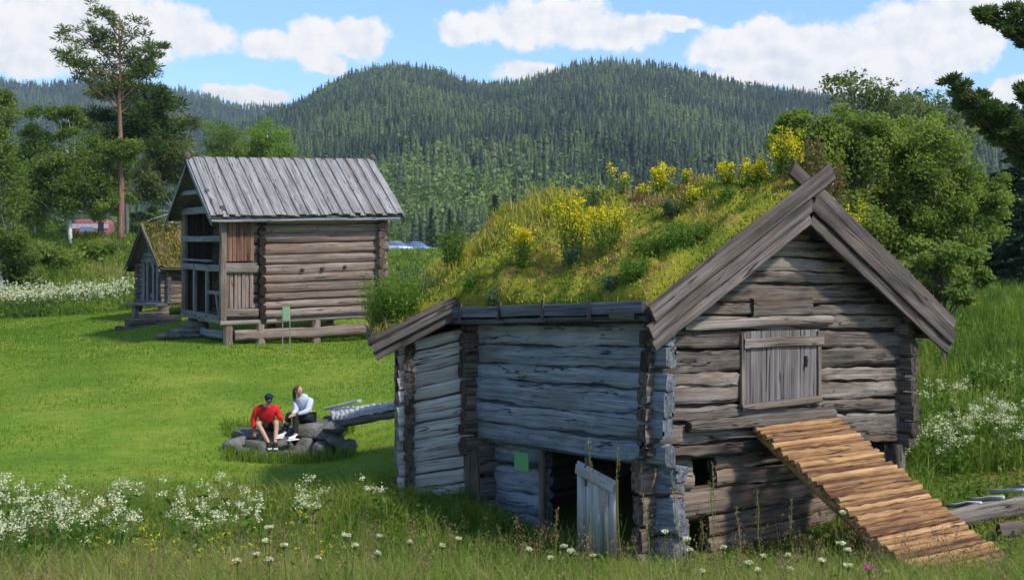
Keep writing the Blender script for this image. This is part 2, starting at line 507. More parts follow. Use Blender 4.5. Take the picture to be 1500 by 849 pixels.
def ridge(pts, Y, tree):
    a = np.array([(p[0] - CX) / F for p in pts]); z = np.array([ZC + (CY - (p[1] + tree)) / F * Y for p in pts])
    return lambda q: np.interp(q, a, z)
YM, YL = 1400.0, 2300.0
H_MAIN = ridge(((-900, 330), (-300, 330), (100, 300), (250, 245), (350, 190), (445, 148), (500, 116), (545, 101), (590, 97), (640, 104), (700, 126), (760, 122), (830, 100), (880, 92), (930, 93),
                (980, 101), (1040, 114), (1100, 128), (1180, 138), (1260, 150), (1400, 160), (1700, 170), (2600, 150)), YM, 11)
H_LEFT = ridge(((-900, 150), (-200, 120), (0, 114), (60, 119), (130, 111), (200, 119), (250, 124), (300, 134), (350, 150), (420, 152), (500, 190), (600, 260), (2000, 300)), YL, 8)
def sstep(t): t = np.clip(t, 0, 1); return t * t * (3 - 2 * t)
def zfar(x, y):
    y = np.asarray(y, float); a = np.asarray(x, float) / np.maximum(y, 50)
    base = 7.0 + 6 * np.clip((y - 130) / 200, 0, 1)
    s = np.clip((y - 300) / (YM - 300), 0, 1)
    hm = H_MAIN(a)
    m = base + (hm - base) * s ** 1.3 - np.clip(y - YM, 0, None) * 0.22
    m = m + (fbm(x / 120.0, y / 120.0, 5, 3) - 0.44) * 60 * s * (1 - s) * 2
    s2 = np.clip((y - 1200) / (YL - 1200), 0, 1)
    l = base + (H_LEFT(a) - base) * s2 ** 1.2 - np.clip(y - YL, 0, None) * 0.2
    return np.maximum(m, l)
def zt(x, y):
    x = np.asarray(x, float); y = np.asarray(y, float)
    k = sstep((y - 85) / 50.0)
    xn = np.clip(x, -70, 80)
    zn = tps(xn, np.clip(y, -9, 140))
    return np.where(k >= 1, zfar(x, y), zn * (1 - k) + zfar(x, y) * k)

def lawn_mask(x, y):
    """1 on the mown lawn, 0 in tall meadow."""
    x = np.asarray(x, float); y = np.asarray(y, float)
    near = 21.5 + 0.10 * (x + 4) + 0.8 * (fbm(x * 0.5, y * 0, 3, 2) - 0.5)
    m = sstep((y - near) / 1.2) * sstep((58.5 - y) / 1.5)
    m = m * sstep((1.5 + 0.02 * (y - 20) - x) / 1.0)
    return m

a = np.concatenate([np.linspace(-1.6, -0.62, 14)[:-1], np.linspace(-0.62, 0.62, 290), np.linspace(0.62, 1.6, 14)[1:]])
def grid_obj(name, ys, mat):
    Yg, Ag = np.meshgrid(ys, a, indexing="ij")
    Xg = Ag * (Yg + 14.0)
    Z = zt(Xg, Yg)
    nearm = Yg < 60
    Z = Z + np.where(nearm, (fbm(Xg * 1.1, Yg * 1.1, 9, 3) - 0.45) * 0.10 * (1 - lawn_mask(Xg, Yg)) + (fbm(Xg * 0.35, Yg * 0.35, 12, 2) - 0.4) * 0.10, 0)
    idx = np.arange(Yg.size).reshape(Yg.shape)
    f = np.stack([idx[:-1, :-1], idx[:-1, 1:], idx[1:, 1:], idx[1:, :-1]], -1).reshape(-1, 4)
    mb = MB(); mb.add(np.stack([Xg, Yg, Z], -1).reshape(-1, 3), f, None, lawn_mask(Xg, Yg).ravel())
    return tag(mb.build(name, mat, smooth=True), kind="structure")

def ground_material():
    m, nt = new_mat("ground")
    t = attr(nt, "tone").outputs["Fac"]; p = N(nt, "ShaderNodeNewGeometry").outputs["Position"]
    n1 = noise(nt, p, 0.35, 4, 0.6); n2 = noise(nt, p, 3.0, 5, 0.65); n3 = noise(nt, scaled(nt, p, (1, 1, 1)), 30.0, 3, 0.7)
    f = math_n(nt, "ADD", math_n(nt, "MULTIPLY", n1, 0.85), math_n(nt, "ADD", math_n(nt, "MULTIPLY_ADD", n2, 0.42, -0.11), math_n(nt, "MULTIPLY", n3, 0.22)))
    lawn = ramp(nt, f, [(0.36, (0.078, 0.15, 0.014)), (0.58, (0.125, 0.21, 0.018)), (0.78, (0.23, 0.275, 0.035))])
    mead = ramp(nt, f, [(0.40, (0.03, 0.06, 0.011)), (0.60, (0.085, 0.135, 0.018)), (0.78, (0.17, 0.155, 0.04))])
    c = mixc(nt, t, mead, lawn)
    finish(nt, c, 0.95, math_n(nt, "ADD", n2, n3), 0.5, 0.06, 0.1)
    return m
def hill_material():
    m, nt = new_mat("forest_floor")
    p = N(nt, "ShaderNodeNewGeometry").outputs["Position"]
    c = ramp(nt, noise(nt, p, 0.02, 4), [(0.35, (0.018, 0.03, 0.012)), (0.7, (0.04, 0.065, 0.02))])
    finish(nt, c, 0.95, None, spec=0.05)
    return m
M_GROUND = ground_material(); M_HILL = hill_material()
ys = np.concatenate([np.linspace(-9, 12, 40)[:-1], np.linspace(12, 60, 240)[:-1], 60 * (300 / 60) ** np.linspace(0, 1, 70)])
grid_obj("ground", ys, M_GROUND)
grid_obj("hills", 300 * (2900 / 300) ** np.linspace(0, 1, 110), M_HILL)

# ================================================================== forest on the hills (uncountable)
M_SPRUCE_FAR = leafmat("far_spruce", [(0.0, (0.014, 0.028, 0.013)), (0.5, (0.042, 0.066, 0.026)), (1.0, (0.09, 0.12, 0.038))], 0.1)
M_BIRCH_FAR = leafmat("far_birch", [(0.0, (0.07, 0.12, 0.03)), (0.5, (0.135, 0.20, 0.05)), (1.0, (0.21, 0.27, 0.08))], 0.25)
def far_trees():
    # positions: even ground density, denser drawn where nearer
    n = 52000
    y = np.sqrt(NR.uniform(300 ** 2, 1430 ** 2, n)); aa = NR.uniform(-0.50, 0.50, n); x = aa * y
    y2 = np.sqrt(NR.uniform(1500 ** 2, 2330 ** 2, 17000)); a2 = NR.uniform(-0.50, -0.08, 17000); x2 = a2 * y2
    x = np.r_[x, x2]; y = np.r_[y, y2]
    z = zt(x, y)
    a_ = x / y
    keep = ~((y < 260) & (np.abs(a_) < 0.12) & (y < 200))
    x, y, z = x[keep], y[keep], z[keep]
    n = len(x)
    patch = fbm(x / 90.0 + 3, y / 140.0, 31, 3)
    low = np.clip((520 - y) / 350, 0, 1)
    valley = np.exp(-((x / y - (-0.10 + (y - 500) * 0.00013)) / 0.05) ** 2) * (y < 1150)
    pb = np.clip((patch - 0.46) * 3.2 + low * 0.9 + valley * 0.3, 0.06, 0.93)
    pb = np.where(y > 1480, 0.08, pb)
    isb = NR.random(n) < pb
    tonep = fbm(x / 60.0, y / 60.0, 77, 3)
    hts = (7 + 12 * NR.random(n) ** 1.5) * np.where(y > 1480, 0.9, 1) * np.clip(0.62 + (y - 300) / 800, 0.62, 1)
    # spruces
    s = ~isb; ns = s.sum()
    k = 6; tiers = 5
    h = hts[s]; r = h * NR.uniform(0.13, 0.2, ns)
    V = []; Fc = []; T = []
    ang = np.linspace(0, 2 * np.pi, k, endpoint=False)
    per = tiers * (k + 1)
    vv = np.empty((ns, per, 3)); 
    lean = (NR.random((ns, 2)) - 0.5) * 0.06
    ff = []
    for t in range(tiers):
        z0 = 0.06 + 0.78 * t / tiers; z1 = min(1.0, z0 + 0.42 * (1 - 0.1 * t)) if t < tiers - 1 else 1.0
        rr = (1 - z0) ** 0.9
        o = t * (k + 1)
        jit = NR.uniform(0.55, 1.25, (ns, k)); rot = NR.uniform(0, 6.28, (ns, 1))
        vv[:, o:o + k, 0] = x[s][:, None] + np.cos(ang + rot) * (r * rr)[:, None] * jit
        vv[:, o:o + k, 1] = y[s][:, None] + np.sin(ang + rot) * (r * rr)[:, None] * jit
        vv[:, o:o + k, 2] = z[s][:, None] + h[:, None] * (z0 + (jit - 0.9) * -0.06)
        vv[:, o + k, 0] = x[s] + lean[:, 0] * h * z1; vv[:, o + k, 1] = y[s] + lean[:, 1] * h * z1; vv[:, o + k, 2] = z[s] + h * z1
        ff += [(o + j, o + (j + 1) % k, o + k) for j in range(k)]
    ff = np.array(ff)
    faces = (np.arange(ns)[:, None, None] * per + ff[None]).reshape(-1, 3)
    tone = np.repeat(np.clip(0.5 + (tonep[s] - 0.45) * 2.4 + NR.normal(0, 0.3, ns), 0, 1), per)
    mb = MB(); mb.add(vv.reshape(-1, 3), faces, None, tone, 0)
    # broadleaf trees
    nb = isb.sum(); L = 64
    h = hts[isb] * 0.85; r = h * NR.uniform(0.25, 0.36, nb)
    d = rand_dirs(nb * L).reshape(nb, L, 3) * (NR.random((nb, L, 1)) ** 0.35)
    c = np.stack([x[isb][:, None] + d[..., 0] * r[:, None], y[isb][:, None] + d[..., 1] * r[:, None], z[isb][:, None] + h[:, None] * (0.55 + 0.45 * d[..., 2])], -1).reshape(-1, 3)
    size = np.repeat(r * 0.40, L) * NR.uniform(0.6, 1.3, nb * L)
    tone = np.repeat(np.clip(0.5 + (tonep[isb] - 0.45) * 1.5 + NR.normal(0, 0.2, nb), 0, 1), L) + NR.normal(0, 0.08, nb * L)
    leaves(mb, c, size, 0.8, np.clip(tone, 0, 1), 1, flat=0.3)
    return tag(mb.build("forest", [M_SPRUCE_FAR, M_BIRCH_FAR]), "dense spruce and birch forest covering the hillsides", "forest", kind="stuff")
far_trees()

# ================================================================== air
def haze_box():
    m, nt = new_mat("haze")
    vol = N(nt, "ShaderNodeVolumePrincipled", {"Color": (0.72, 0.83, 0.97, 1), "Density": 0.00012, "Anisotropy": 0.2})
    nt.links.new(vol.outputs[0], N(nt, "ShaderNodeOutputMaterial").inputs["Volume"])
    x, y0, y1, z0, z1 = 4800, -20, 3000, -240, 420
    v = [(-x, y0, z0), (x, y0, z0), (x, y1, z0), (-x, y1, z0), (-x, y0, z1), (x, y0, z1), (x, y1, z1), (-x, y1, z1)]
    mb = MB(); mb.add(v, [(3, 2, 1, 0), (4, 5, 6, 7), (0, 1, 5, 4), (1, 2, 6, 5), (2, 3, 7, 6), (3, 0, 4, 7)])
    tag(mb.build("haze", m), "thin blue haze in the valley air", "haze", kind="stuff")
haze_box()
# ================================================================== timber materials
M_GREY = wood("weathered_grey_timber", (0.30, 0.25, 0.208), (0.142, 0.115, 0.095), (0.028, 0.021, 0.017), (0.135, 0.088, 0.056), crack=0.75)
M_SKYLIT = wood("skylit_grey_timber", (0.33, 0.352, 0.385), (0.20, 0.214, 0.24), (0.07, 0.074, 0.084), (0.17, 0.162, 0.15), crack=0.5)  # same grey timber, blue skylight on shaded sides put into the colour
M_DARKWOOD = wood("dark_timber", (0.20, 0.175, 0.155), (0.115, 0.098, 0.086), (0.04, 0.033, 0.028), (0.12, 0.085, 0.06))
M_VERGE = wood("verge_timber", (0.22, 0.18, 0.158), (0.10, 0.079, 0.069), (0.026, 0.02, 0.017), (0.11, 0.076, 0.056), crack=0.7)
M_ORANGE = wood("fresh_split_logs", (0.56, 0.34, 0.155), (0.36, 0.19, 0.078), (0.09, 0.04, 0.02), (0.17, 0.085, 0.05), crack=0.6)
M_ROT = wood("decayed_timber", (0.30, 0.24, 0.19), (0.17, 0.13, 0.10), (0.05, 0.036, 0.028), (0.20, 0.12, 0.07), crack=0.8)
M_BLACKIN = flatmat("dark_earth", (0.035, 0.03, 0.025), 1.0, 0.05)


def log_wall(mb, A0, A1, B0, B1, bounds, thick, extA=0.0, extB=0.0, inward=(0, 1, 0), holes=(), tone=(0.3, 0.7), overlap=-0.012, wob=0.012, e=3.4, mat=0, top_line=None, seg=0.22):
    """stack of hewn logs between corner lines A and B; bounds: course limits 0..1; holes: (u0,u1,v0,v1)."""
    A0, A1, B0, B1 = (np.asarray(q, float) for q in (A0, A1, B0, B1))
    inward = np.asarray(inward, float)
    for i in range(len(bounds) - 1):
        f0, f1 = bounds[i], bounds[i + 1]
        j0 = RN.uniform(-0.12, 0.12) * (f1 - f0); j1 = RN.uniform(-0.12, 0.12) * (f1 - f0)
        fm = (f0 + f1) / 2
        pa = A0 + (A1 - A0) * (fm + j0 * 0.5); pb = B0 + (B1 - B0) * (fm + j1 * 0.5)
        hA = np.linalg.norm(A1 - A0) * (f1 - f0) + overlap; hB = np.linalg.norm(B1 - B0) * (f1 - f0) + overlap
        hA *= 1 + RN.uniform(-0.08, 0.08); hB *= 1 + RN.uniform(-0.08, 0.08)
        L = np.linalg.norm(pb - pa); d = (pb - pa) / L
        off = inward * (thick / 2 + RN.uniform(-0.018, 0.018))
        spans = [(-extA / L * (1 + RN.uniform(-0.25, 0.1)), 1 + extB / L * (1 + RN.uniform(-0.25, 0.1)))]
        if top_line is not None:
            u0, u1 = top_line(fm)
            if u1 - u0 < 0.06: continue
            if u0 > 0.001 or u1 < 0.999: spans = [(u0, u1)]
        for (h0, h1, w0, w1) in holes:
            if w0 < fm < w1:
                ns = []
                for (s0, s1) in spans:
                    if h0 > s0: ns.append((s0, min(s1, h0)))
                    if h1 < s1: ns.append((max(s0, h1), s1))
                spans = [s for s in ns if s[1] - s[0] > 0.02]
        tn = RN.uniform(*tone)
        if i == len(bounds) - 2 or True:
            for s0, s1 in spans:                      # dark backing between the logs, gap shade put into its tone
                q0, q1 = max(s0, 0.01), min(s1, 0.99)
                if q1 - q0 > 0.02:
                    beam(mb, pa + d * (q0 * L) + inward * thick * 0.62, pa + d * (q1 * L) + inward * thick * 0.62, 0.05, hA * 1.25, wB=0.05, hB=hB * 1.25, tone=-0.35, seg=0, mat=mat)
        for s0, s1 in spans:
            a_, b_ = pa + d * (s0 * L) + off, pa + d * (s1 * L) + off
            ta, tb = hA + (hB - hA) * s0, hA + (hB - hA) * s1
            beam(mb, a_, b_, thick, ta, wB=thick, hB=tb, kind="log", tone=tn + RN.uniform(-0.05, 0.05), seg=seg, wob=wob, n=14, e=e, mat=mat)


def courses(n, j=0.25):
    b = np.cumsum([1 + RN.uniform(-j, j) for _ in range(n)]); return [0.0] + list(b / b[-1])


# ================================================================== the barn
PHI = math.radians(35.0)
EG = np.array([math.cos(PHI), math.sin(PHI), 0]); EL = np.array([-math.sin(PHI), math.cos(PHI), 0]); UP = np.array([0, 0, 1.0])
C0 = np.array([1.852, 17.0, 0.0]); BW = 5.13; BL = 4.33
def B(p, q, z): return C0 + EG * p + EL * q + UP * z
C2 = B(0, BL, 0)
ER = unit((-0.12, 0.993, 0)); EW = np.array([ER[1], -ER[0], 0])
C3 = C2 - EW * 1.074
def Rr(u, v, z): return C3 + EW * u + ER * v + UP * z
PA = 2.55                                    # ridge position across the gable
barn = empty("barn", (C0[0], C0[1], 0.0), "old grey log barn with a flowering turf roof and a gable hatch", "barn")

# --- front room, upper log box
zb, zw = 1.27, 3.0
gz = lambda p: zb - 0.02 * p
gable = MB()
top = 4.75
slopeL = (5.05 - 3.30) / (PA + 0.43); slopeR = (5.05 - 3.07) / (5.74 - PA)
def roofz(p): return 3.30 + slopeL * (p + 0.43) if p < PA else 5.05 - slopeR * (p - PA)
def gtop(fm):
    z = zb + (top - zb) * fm
    if z < 2.72: return (0, 1)
    zz = z + 0.42
    return max(0.0, ((zz - 3.30) / slopeL - 0.43) / BW), min(1.0, (PA + (5.05 - zz) / slopeR) / BW)
hx0, hx1 = 1.57, 3.16                        # hatch across the gable
hatch_hole = (hx0 / BW, hx1 / BW, (1.84 - zb) / (top - zb), (2.93 - zb) / (top - zb))
log_wall(gable, B(0, 0, zb + 0.03), B(0, 0, top), B(BW, 0, zb - 0.1), B(BW, 0, top), courses(15, 0.35), 0.17, 0.12, 0.22, EL, [hatch_hole], (0.1, 0.8), -0.02, 0.02, e=6.5, top_line=gtop)
gable.build("gable_wall", M_GREY, barn)

side = MB()
sb = [(z - 1.15) / (3.0 - 1.15) for z in (1.15, 1.46, 1.78, 2.14, 2.40, 2.68, 3.0)]
log_wall(side, B(0, 0, 1.19), B(0, 0, 3.06), B(0, BL, 1.13), B(0, BL, 2.95), sb, 0.17, 0.25, 0.0, EG, (), (0.25, 0.85), -0.022, 0.018, e=6)
side.build("side_wall", M_SKYLIT, barn)
far = MB()
log_wall(far, B(BW, 0, 1.1), B(BW, 0, 3.0), B(BW, 6.2, 1.1), B(BW, 6.2, 3.0), courses(8), 0.17, 0.24, 0.2, -EG, (), seg=0.8)
log_wall(far, B(0, 6.2, 1.1), B(0, 6.2, 4.75), B(BW, 6.2, 1.1), B(BW, 6.2, 4.75), courses(14), 0.17, 0.2, 0.2, -EL, (), seg=0.8, top_line=gtop)
far.build("rear_wall", M_GREY, barn)
cross = MB()                                  # stubs of the partition poking out at the rear corner of the side wall
log_wall(cross, B(0, BL, 1.0), B(0, BL, 3.0), B(1.2, BL, 1.0), B(1.2, BL, 3.0), courses(9), 0.17, 0.24, 0, -EL, (), (0.15, 0.45))
cross.build("corner_logs", M_GREY, barn)

# --- undercroft
under = MB()
log_wall(under, B(0.24, 2.78, -0.3), B(0.24, 2.78, 1.2), B(0.34, BL - 0.1, -0.35), B(0.34, BL - 0.1, 1.16), [0, 0.24, 0.47, 0.74, 1.0], 0.2, 0.0, 0.12, EG, (), (0.35, 0.75), -0.01, 0.03, e=5)
under.build("undercroft_side_wall", M_SKYLIT, barn)
under = MB()
# short wall between the door and the near corner
log_wall(under, B(0.16, 0.02, -0.25), B(0.16, 0.02, 1.2), B(0.16, 0.45, -0.3), B(0.16, 0.45, 1.2), courses(6), 0.2, 0.3, 0.0, EG, (), (0.2, 0.6), 0.0, 0.03, e=4)
under.build("undercroft_side_wall", M_SKYLIT, barn)
ug = MB()
ph = lambda p: (p - 0.1) / (BW - 0.2)
log_wall(ug, B(0.1, 0.14, -0.3), B(0.1, 0.14, 1.27), B(BW - 0.1, 0.14, 0.1), B(BW - 0.1, 0.14, 1.14), [0, 0.2, 0.42, 0.68, 0.86, 1.0], 0.2, 0.2, 0.1, EL,
         [(ph(0.84), ph(1.27), 0.66, 1.2), (ph(0.78), ph(1.16), 0.0, 0.40), (ph(4.35), ph(4.8), 0.5, 1.2)], (0.3, 0.65), 0.0, 0.025, e=4.5)
ug.build("undercroft_gable_wall", M_ROT, barn)
ub = MB()                                     # back of the byre, keeps it dark inside
log_wall(ub, B(0.1, BL, -0.4), B(0.1, BL, 1.1), B(BW, BL, -0.2), B(BW, BL, 1.1), courses(5), 0.2, 0.1, 0.1, -EL, (), seg=1.0)
log_wall(ub, B(BW - 0.1, 0.1, -0.2), B(BW - 0.1, 0.1, 1.1), B(BW - 0.1, BL, -0.2), B(BW - 0.1, BL, 1.1), courses(5), 0.2, 0.1, 0.1, -EG, (), seg=1.0)
ub.build("undercroft_rear_wall", M_DARKWOOD, barn)
fl = MB(); slab(fl, [B(0.1, 0.1, 1.32), B(BW - .1, 0.1, 1.32), B(BW - .1, BL, 1.32), B(0.1, BL, 1.32)], (0, 0, -0.1)); fl.build("loft_floor", M_DARKWOOD, barn)
posts = MB()
beam(posts, B(-0.08, BL - 0.12, -0.3), B(-0.02, BL - 0.02, 1.12), 0.2, 0.22, up=EG, kind="log", wob=0.02, tone=0.3)
beam(posts, B(-0.2, BL - 0.02, 1.03), B(0.5, BL - 0.02, 1.03), 0.24, 0.26, kind="round", wob=0.02, tone=0.35)
posts.build("corner_post", M_ROT, barn)
pr_ = MB(); beam(pr_, B(BW - 0.15, 0.02, 0.2), B(BW - 0.15, 0.02, 1.15), 0.2, 0.2, up=EG, kind="log", wob=0.02, tone=0.2)
pr_.build("corner_post", M_ROT, barn)
dj = MB(); beam(dj, B(0.20, 2.74, -0.3), B(0.20, 2.74, 1.15), 0.1, 0.07, up=EG, tone=0.5, wob=0.006); dj.build("door_post", M_ROT, barn); dj = MB()
beam(dj, B(0.1, 1.5, -0.3), B(0.1, 1.5, 1.15), 0.07, 0.07, up=EG, tone=0.4, wob=0.006)
dj.build("door_post", M_ROT, barn)

# --- byre door, swung back against the wall on its outer side
door = MB()
q0, q1 = 0.60, 1.46
n = 5
for k in range(n):
    qa = q0 + (q1 - q0) * k / n; qb = q0 + (q1 - q0) * (k + 1) / n - 0.008
    za, zc = 0.93 + (1.12 - 0.93) * (qa - q0) / (q1 - q0), 0.93 + (1.12 - 0.93) * (qb - q0) / (q1 - q0)
    tk = RN.uniform(0.4, 0.8); dd = RN.uniform(-0.006, 0.006)
    x0, x1 = -0.14 + dd, -0.10 + dd
    v = [B(x0, qa, -0.12), B(x0, qb, -0.12), B(x0, qb, zc), B(x0, qa, za), B(x1, qa, -0.12), B(x1, qb, -0.12), B(x1, qb, zc), B(x1, qa, za)]
    o = RN.uniform(0, 30)
    g = [(p[2] + o, (p - C0) @ EL, 0.1 * k) for p in v]
    door.add(v, [(3, 2, 1, 0), (4, 5, 6, 7), (0, 1, 5, 4), (1, 2, 6, 5), (2, 3, 7, 6), (3, 0, 4, 7)], g, tk)
M_DOOR = wood("pale_door_planks", (0.56, 0.53, 0.51), (0.38, 0.355, 0.335), (0.14, 0.127, 0.118), (0.34, 0.26, 0.2), crack=0.6)
door_o = door.build("byre_door", M_DOOR, barn); door_o["label"] = "pale plank door with a slanting top, standing open"
bt = MB(); beam(bt, B(-0.155, q0 + 0.01, 0.83), B(-0.155, q1 - 0.01, 1.01), 0.03, 0.13, tone=0.7, wob=0.004); bt.build("batten", M_DOOR, door_o)
hg = MB(); beam(hg, B(-0.165, 1.22, 0.80), B(-0.165, 1.22, 0.90), 0.02, 0.03, up=EG, tone=0.1); hg.build("latch", M_DARKWOOD, door_o)
sp = MB(); beam(sp, B(-0.12, 0.6, -0.1), B(-0.12, 0.6, 0.95), 0.05, 0.035, up=EG, tone=0.7, wob=0.003); sp.build("edge_board", M_ORANGE, door_o)

# --- gable hatch
hatch = MB()
zs0, zs1 = 1.86, 2.93
e = [hx0, 1.75, 1.96, 2.14, 2.36, 2.57, 2.76, 2.95, hx1]
for a_, b_ in zip(e[:-1], e[1:]):
    beam(hatch, B((a_ + b_) / 2, -0.015 + RN.uniform(-.005, .005), zs0), B((a_ + b_) / 2, -0.015 + RN.uniform(-.005, .005), zs1), b_ - a_ - 0.006, 0.035, up=EL, tone=RN.uniform(0.4, 0.75), wob=0.003, seg=0.2)
hatch_o = hatch.build("hatch", wood("hatch_boards", (0.24, 0.215, 0.205), (0.13, 0.113, 0.107), (0.038, 0.031, 0.029), (0.13, 0.10, 0.085), crack=0.7), barn)
hb = MB(); beam(hb, B(hx0 + 0.03, -0.055, 2.76), B(hx1 + 0.04, -0.055, 2.78), 0.05, 0.13, tone=0.6, wob=0.008); hb.build("crossbar", M_GREY, hatch_o)
hb = MB(); beam(hb, B(hx0 + 0.0, -0.05, 1.875), B(hx1 + 0.01, -0.05, 1.93), 0.05, 0.09, tone=0.6, wob=0.004); hb.build("sill", M_GREY, hatch_o)
for xx in (hx0 + 0.03, hx1 - 0.03):
    hb = MB(); beam(hb, B(xx, -0.04, 1.90), B(xx, -0.04, 2.91), 0.07, 0.04, up=EL, tone=0.5, wob=0.004); hb.build("frame", M_GREY, hatch_o)
hb = MB(); tube(hb, [B(2.84, -0.06, 2.56), B(2.85, -0.07, 2.50), B(2.83, -0.065, 2.40)], 0.022, 7, 0.05); hb.build("latch", M_DARKWOOD, hatch_o)
lt = MB()
beam(lt, B(0.50, -0.03, 3.03), B(3.40, -0.03, 3.06), 0.1, 0.14, kind="log", tone=0.62, wob=0.012)
lt.build("lintel", M_GREY, barn)
lt = MB(); beam(lt, B(1.80, -0.005, 3.25), B(3.0, -0.005, 3.27), 0.08, 0.26, kind="log", tone=0.25, wob=0.01, e=6)
lt.build("patch_board", M_GREY, barn)
lt = MB(); beam(lt, B(0.56, -0.06, 1.66), B(3.42, -0.06, 1.70), 0.13, 0.15, kind="log", tone=0.33, wob=0.014, hB=0.21)
lt.build("threshold_beam", M_GREY, barn)

# --- rear room, slightly turned, with its own wall to the front
rw = MB()
log_wall(rw, Rr(0, 0, 0.02), Rr(0, 0, 2.66), Rr(1.074, 0, 0.12), Rr(1.074, 0, 2.92), courses(14, 0.3), 0.17, 0.1, 0.1, ER, (), (0.45, 0.85), -0.016, 0.014, e=7)
rw.build("front_wall", wood("sunlit_toned_timber", (0.56, 0.51, 0.46), (0.37, 0.325, 0.285), (0.11, 0.09, 0.075), (0.30, 0.23, 0.17), crack=0.6), barn)  # pale warm colour stands in for light on this shaded wall
rl = MB()
log_wall(rl, Rr(0, 0, 0.02), Rr(0, 0, 2.66), Rr(0, 4.9, 0.1), Rr(0, 4.9, 2.66), courses(14, 0.3), 0.17, 0.08, 0.2, EW, [(0.5, 0.85, 0.58, 0.97)], (0.3, 0.65), overlap=0.01, seg=0.5)
rl.build("left_wall", M_GREY, barn)
rb = MB()
log_wall(rb, Rr(0, 4.9, 0.1), Rr(0, 4.9, 4.4), Rr(4.4, 4.9, 0.3), Rr(4.4, 4.9, 4.4), courses(18), 0.17, 0.0, 0.2, -ER, (), seg=0.8,
         top_line=lambda fm: (max(0, (0.1 + 4.3 * fm - 2.55) / 0.84 / 4.4), min(1, 1 - (0.1 + 4.3 * fm - 2.9) / 0.84 / 4.4)))
log_wall(rb, Rr(4.4, 2.6, 0.1), Rr(4.4, 2.6, 2.6), Rr(4.4, 4.9, 0.3), Rr(4.4, 4.9, 2.6), courses(10), 0.17, 0.2, 0.2, -EW, (), seg=0.8)
rb.build("back_wall", M_GREY, barn)

# --- roof: boarded deck, turf, verge boards, turf-retaining log
dk = MB()
def deck(pts): slab(dk, pts, (0, 0, -0.07))
d0 = -0.10
deck([B(-0.38, -0.36, roofz(-0.38) + d0), B(PA, -0.36, 5.05 + d0), B(PA, 6.4, 5.05 + d0), B(-0.1, 6.4, roofz(-0.1) + d0)] if False else
     [B(-0.38, -0.36, roofz(-0.38) + d0), B(PA, -0.36, 5.05 + d0), B(PA, 6.4, 5.05 + d0), B(-0.38, 4.75, roofz(-0.38) + d0)])
deck([B(PA, -0.36, 5.05 + d0), B(5.66, -0.36, roofz(5.66) + d0), B(5.66, 6.4, roofz(5.66) + d0), B(PA, 6.4, 5.05 + d0)])
def zr(u, v):       # rear roof over distance u from its left eave and v from its front verge
    uu = np.where(u < 2.45, u, 4.9 - u)
    return 2.78 + (0.50 + 0.042 * np.clip(v, 0, 6)) * np.clip(uu, -0.2, 3)
def Rv(u, v, dz=0.0): return Rr(u - 0.45, v - 0.38, 0) + UP * (float(zr(np.array(u), np.array(v))) + dz)
nv = 6
for i in range(nv):
    v0, v1 = 5.6 * i / nv, 5.6 * (i + 1) / nv
    deck([Rv(0, v0, -.1), Rv(2.45, v0, -.1), Rv(2.45, v1, -.1), Rv(0, v1, -.1)] if v0 > 0.4 else [Rv(0, v0, -.1), Rv(1.55, v0, -.1), Rv(2.45, v1, -.1), Rv(0, v1, -.1)])
    if v0 > 2: deck([Rv(2.45, v0, -.1), Rv(4.9, v0, -.1), Rv(4.9, v1, -.1), Rv(2.45, v1, -.1)])
dk.build("roof_deck", M_DARKWOOD, barn)

def verge(p_from, p_to, lo_off, hi_off, q, thick, ext_top=0.0, ext_bot=0.0, tone=0.5, name="verge_board"):
    """board along the rake between two positions across the gable; lo/hi below the roof line."""
    z0, z1 = roofz(p_from), roofz(p_to)
    a_ = B(p_from, q, z0 - (lo_off + hi_off) / 2); b_ = B(p_to, q, z1 - (lo_off + hi_off) / 2)
    d = unit(b_ - a_)
    a_ = a_ - d * ext_bot; b_ = b_ + d * ext_top
    up = unit(np.cross(EL, d)); up = up if up[2] > 0 else -up
    h = abs(lo_off - hi_off) * abs(d @ EG)
    m_ = MB(); beam(m_, a_, b_, thick, h, up=up, tone=tone, wob=0.007, seg=0.25)
    m_.build(name, M_VERGE, barn)
L0, R0 = -0.43, 5.74
verge(L0, PA, 0.22, -0.04, -0.47, 0.07, 0.42, 0.02, 0.55)
verge(R0, PA, 0.22, -0.02, -0.40, 0.07, 0.45, 0.02, 0.35)
verge(L0 + 0.02, PA, 0.45, 0.225, -0.43, 0.05, 0.0, 0.03, 0.7)
verge(R0 - 0.02, PA, 0.45, 0.225, -0.43, 0.05, -0.02, 0.0, 0.4)
verge(L0 + 0.08, PA, 0.64, 0.455, -0.385, 0.05, 0.0, 0.0, 0.85)
verge(R0 - 0.08, PA, 0.64, 0.455, -0.385, 0.05, -0.02, 0.0, 0.42)
# undersides of the verge
m_ = MB(); beam(m_, B(L0, -0.2, 3.18), B(L0, 0.3, 3.2), 0.16, 0.18, kind="round", tone=0.3); m_.build("purlin_end", M_GREY, barn)
m_ = MB(); beam(m_, B(BW + 0.28, -0.36, 2.86), B(BW + 0.12, 6, 2.86), 0.2, 0.22, kind="round", tone=0.3, wob=0.01); m_.build("wall_plate", M_GREY, barn)
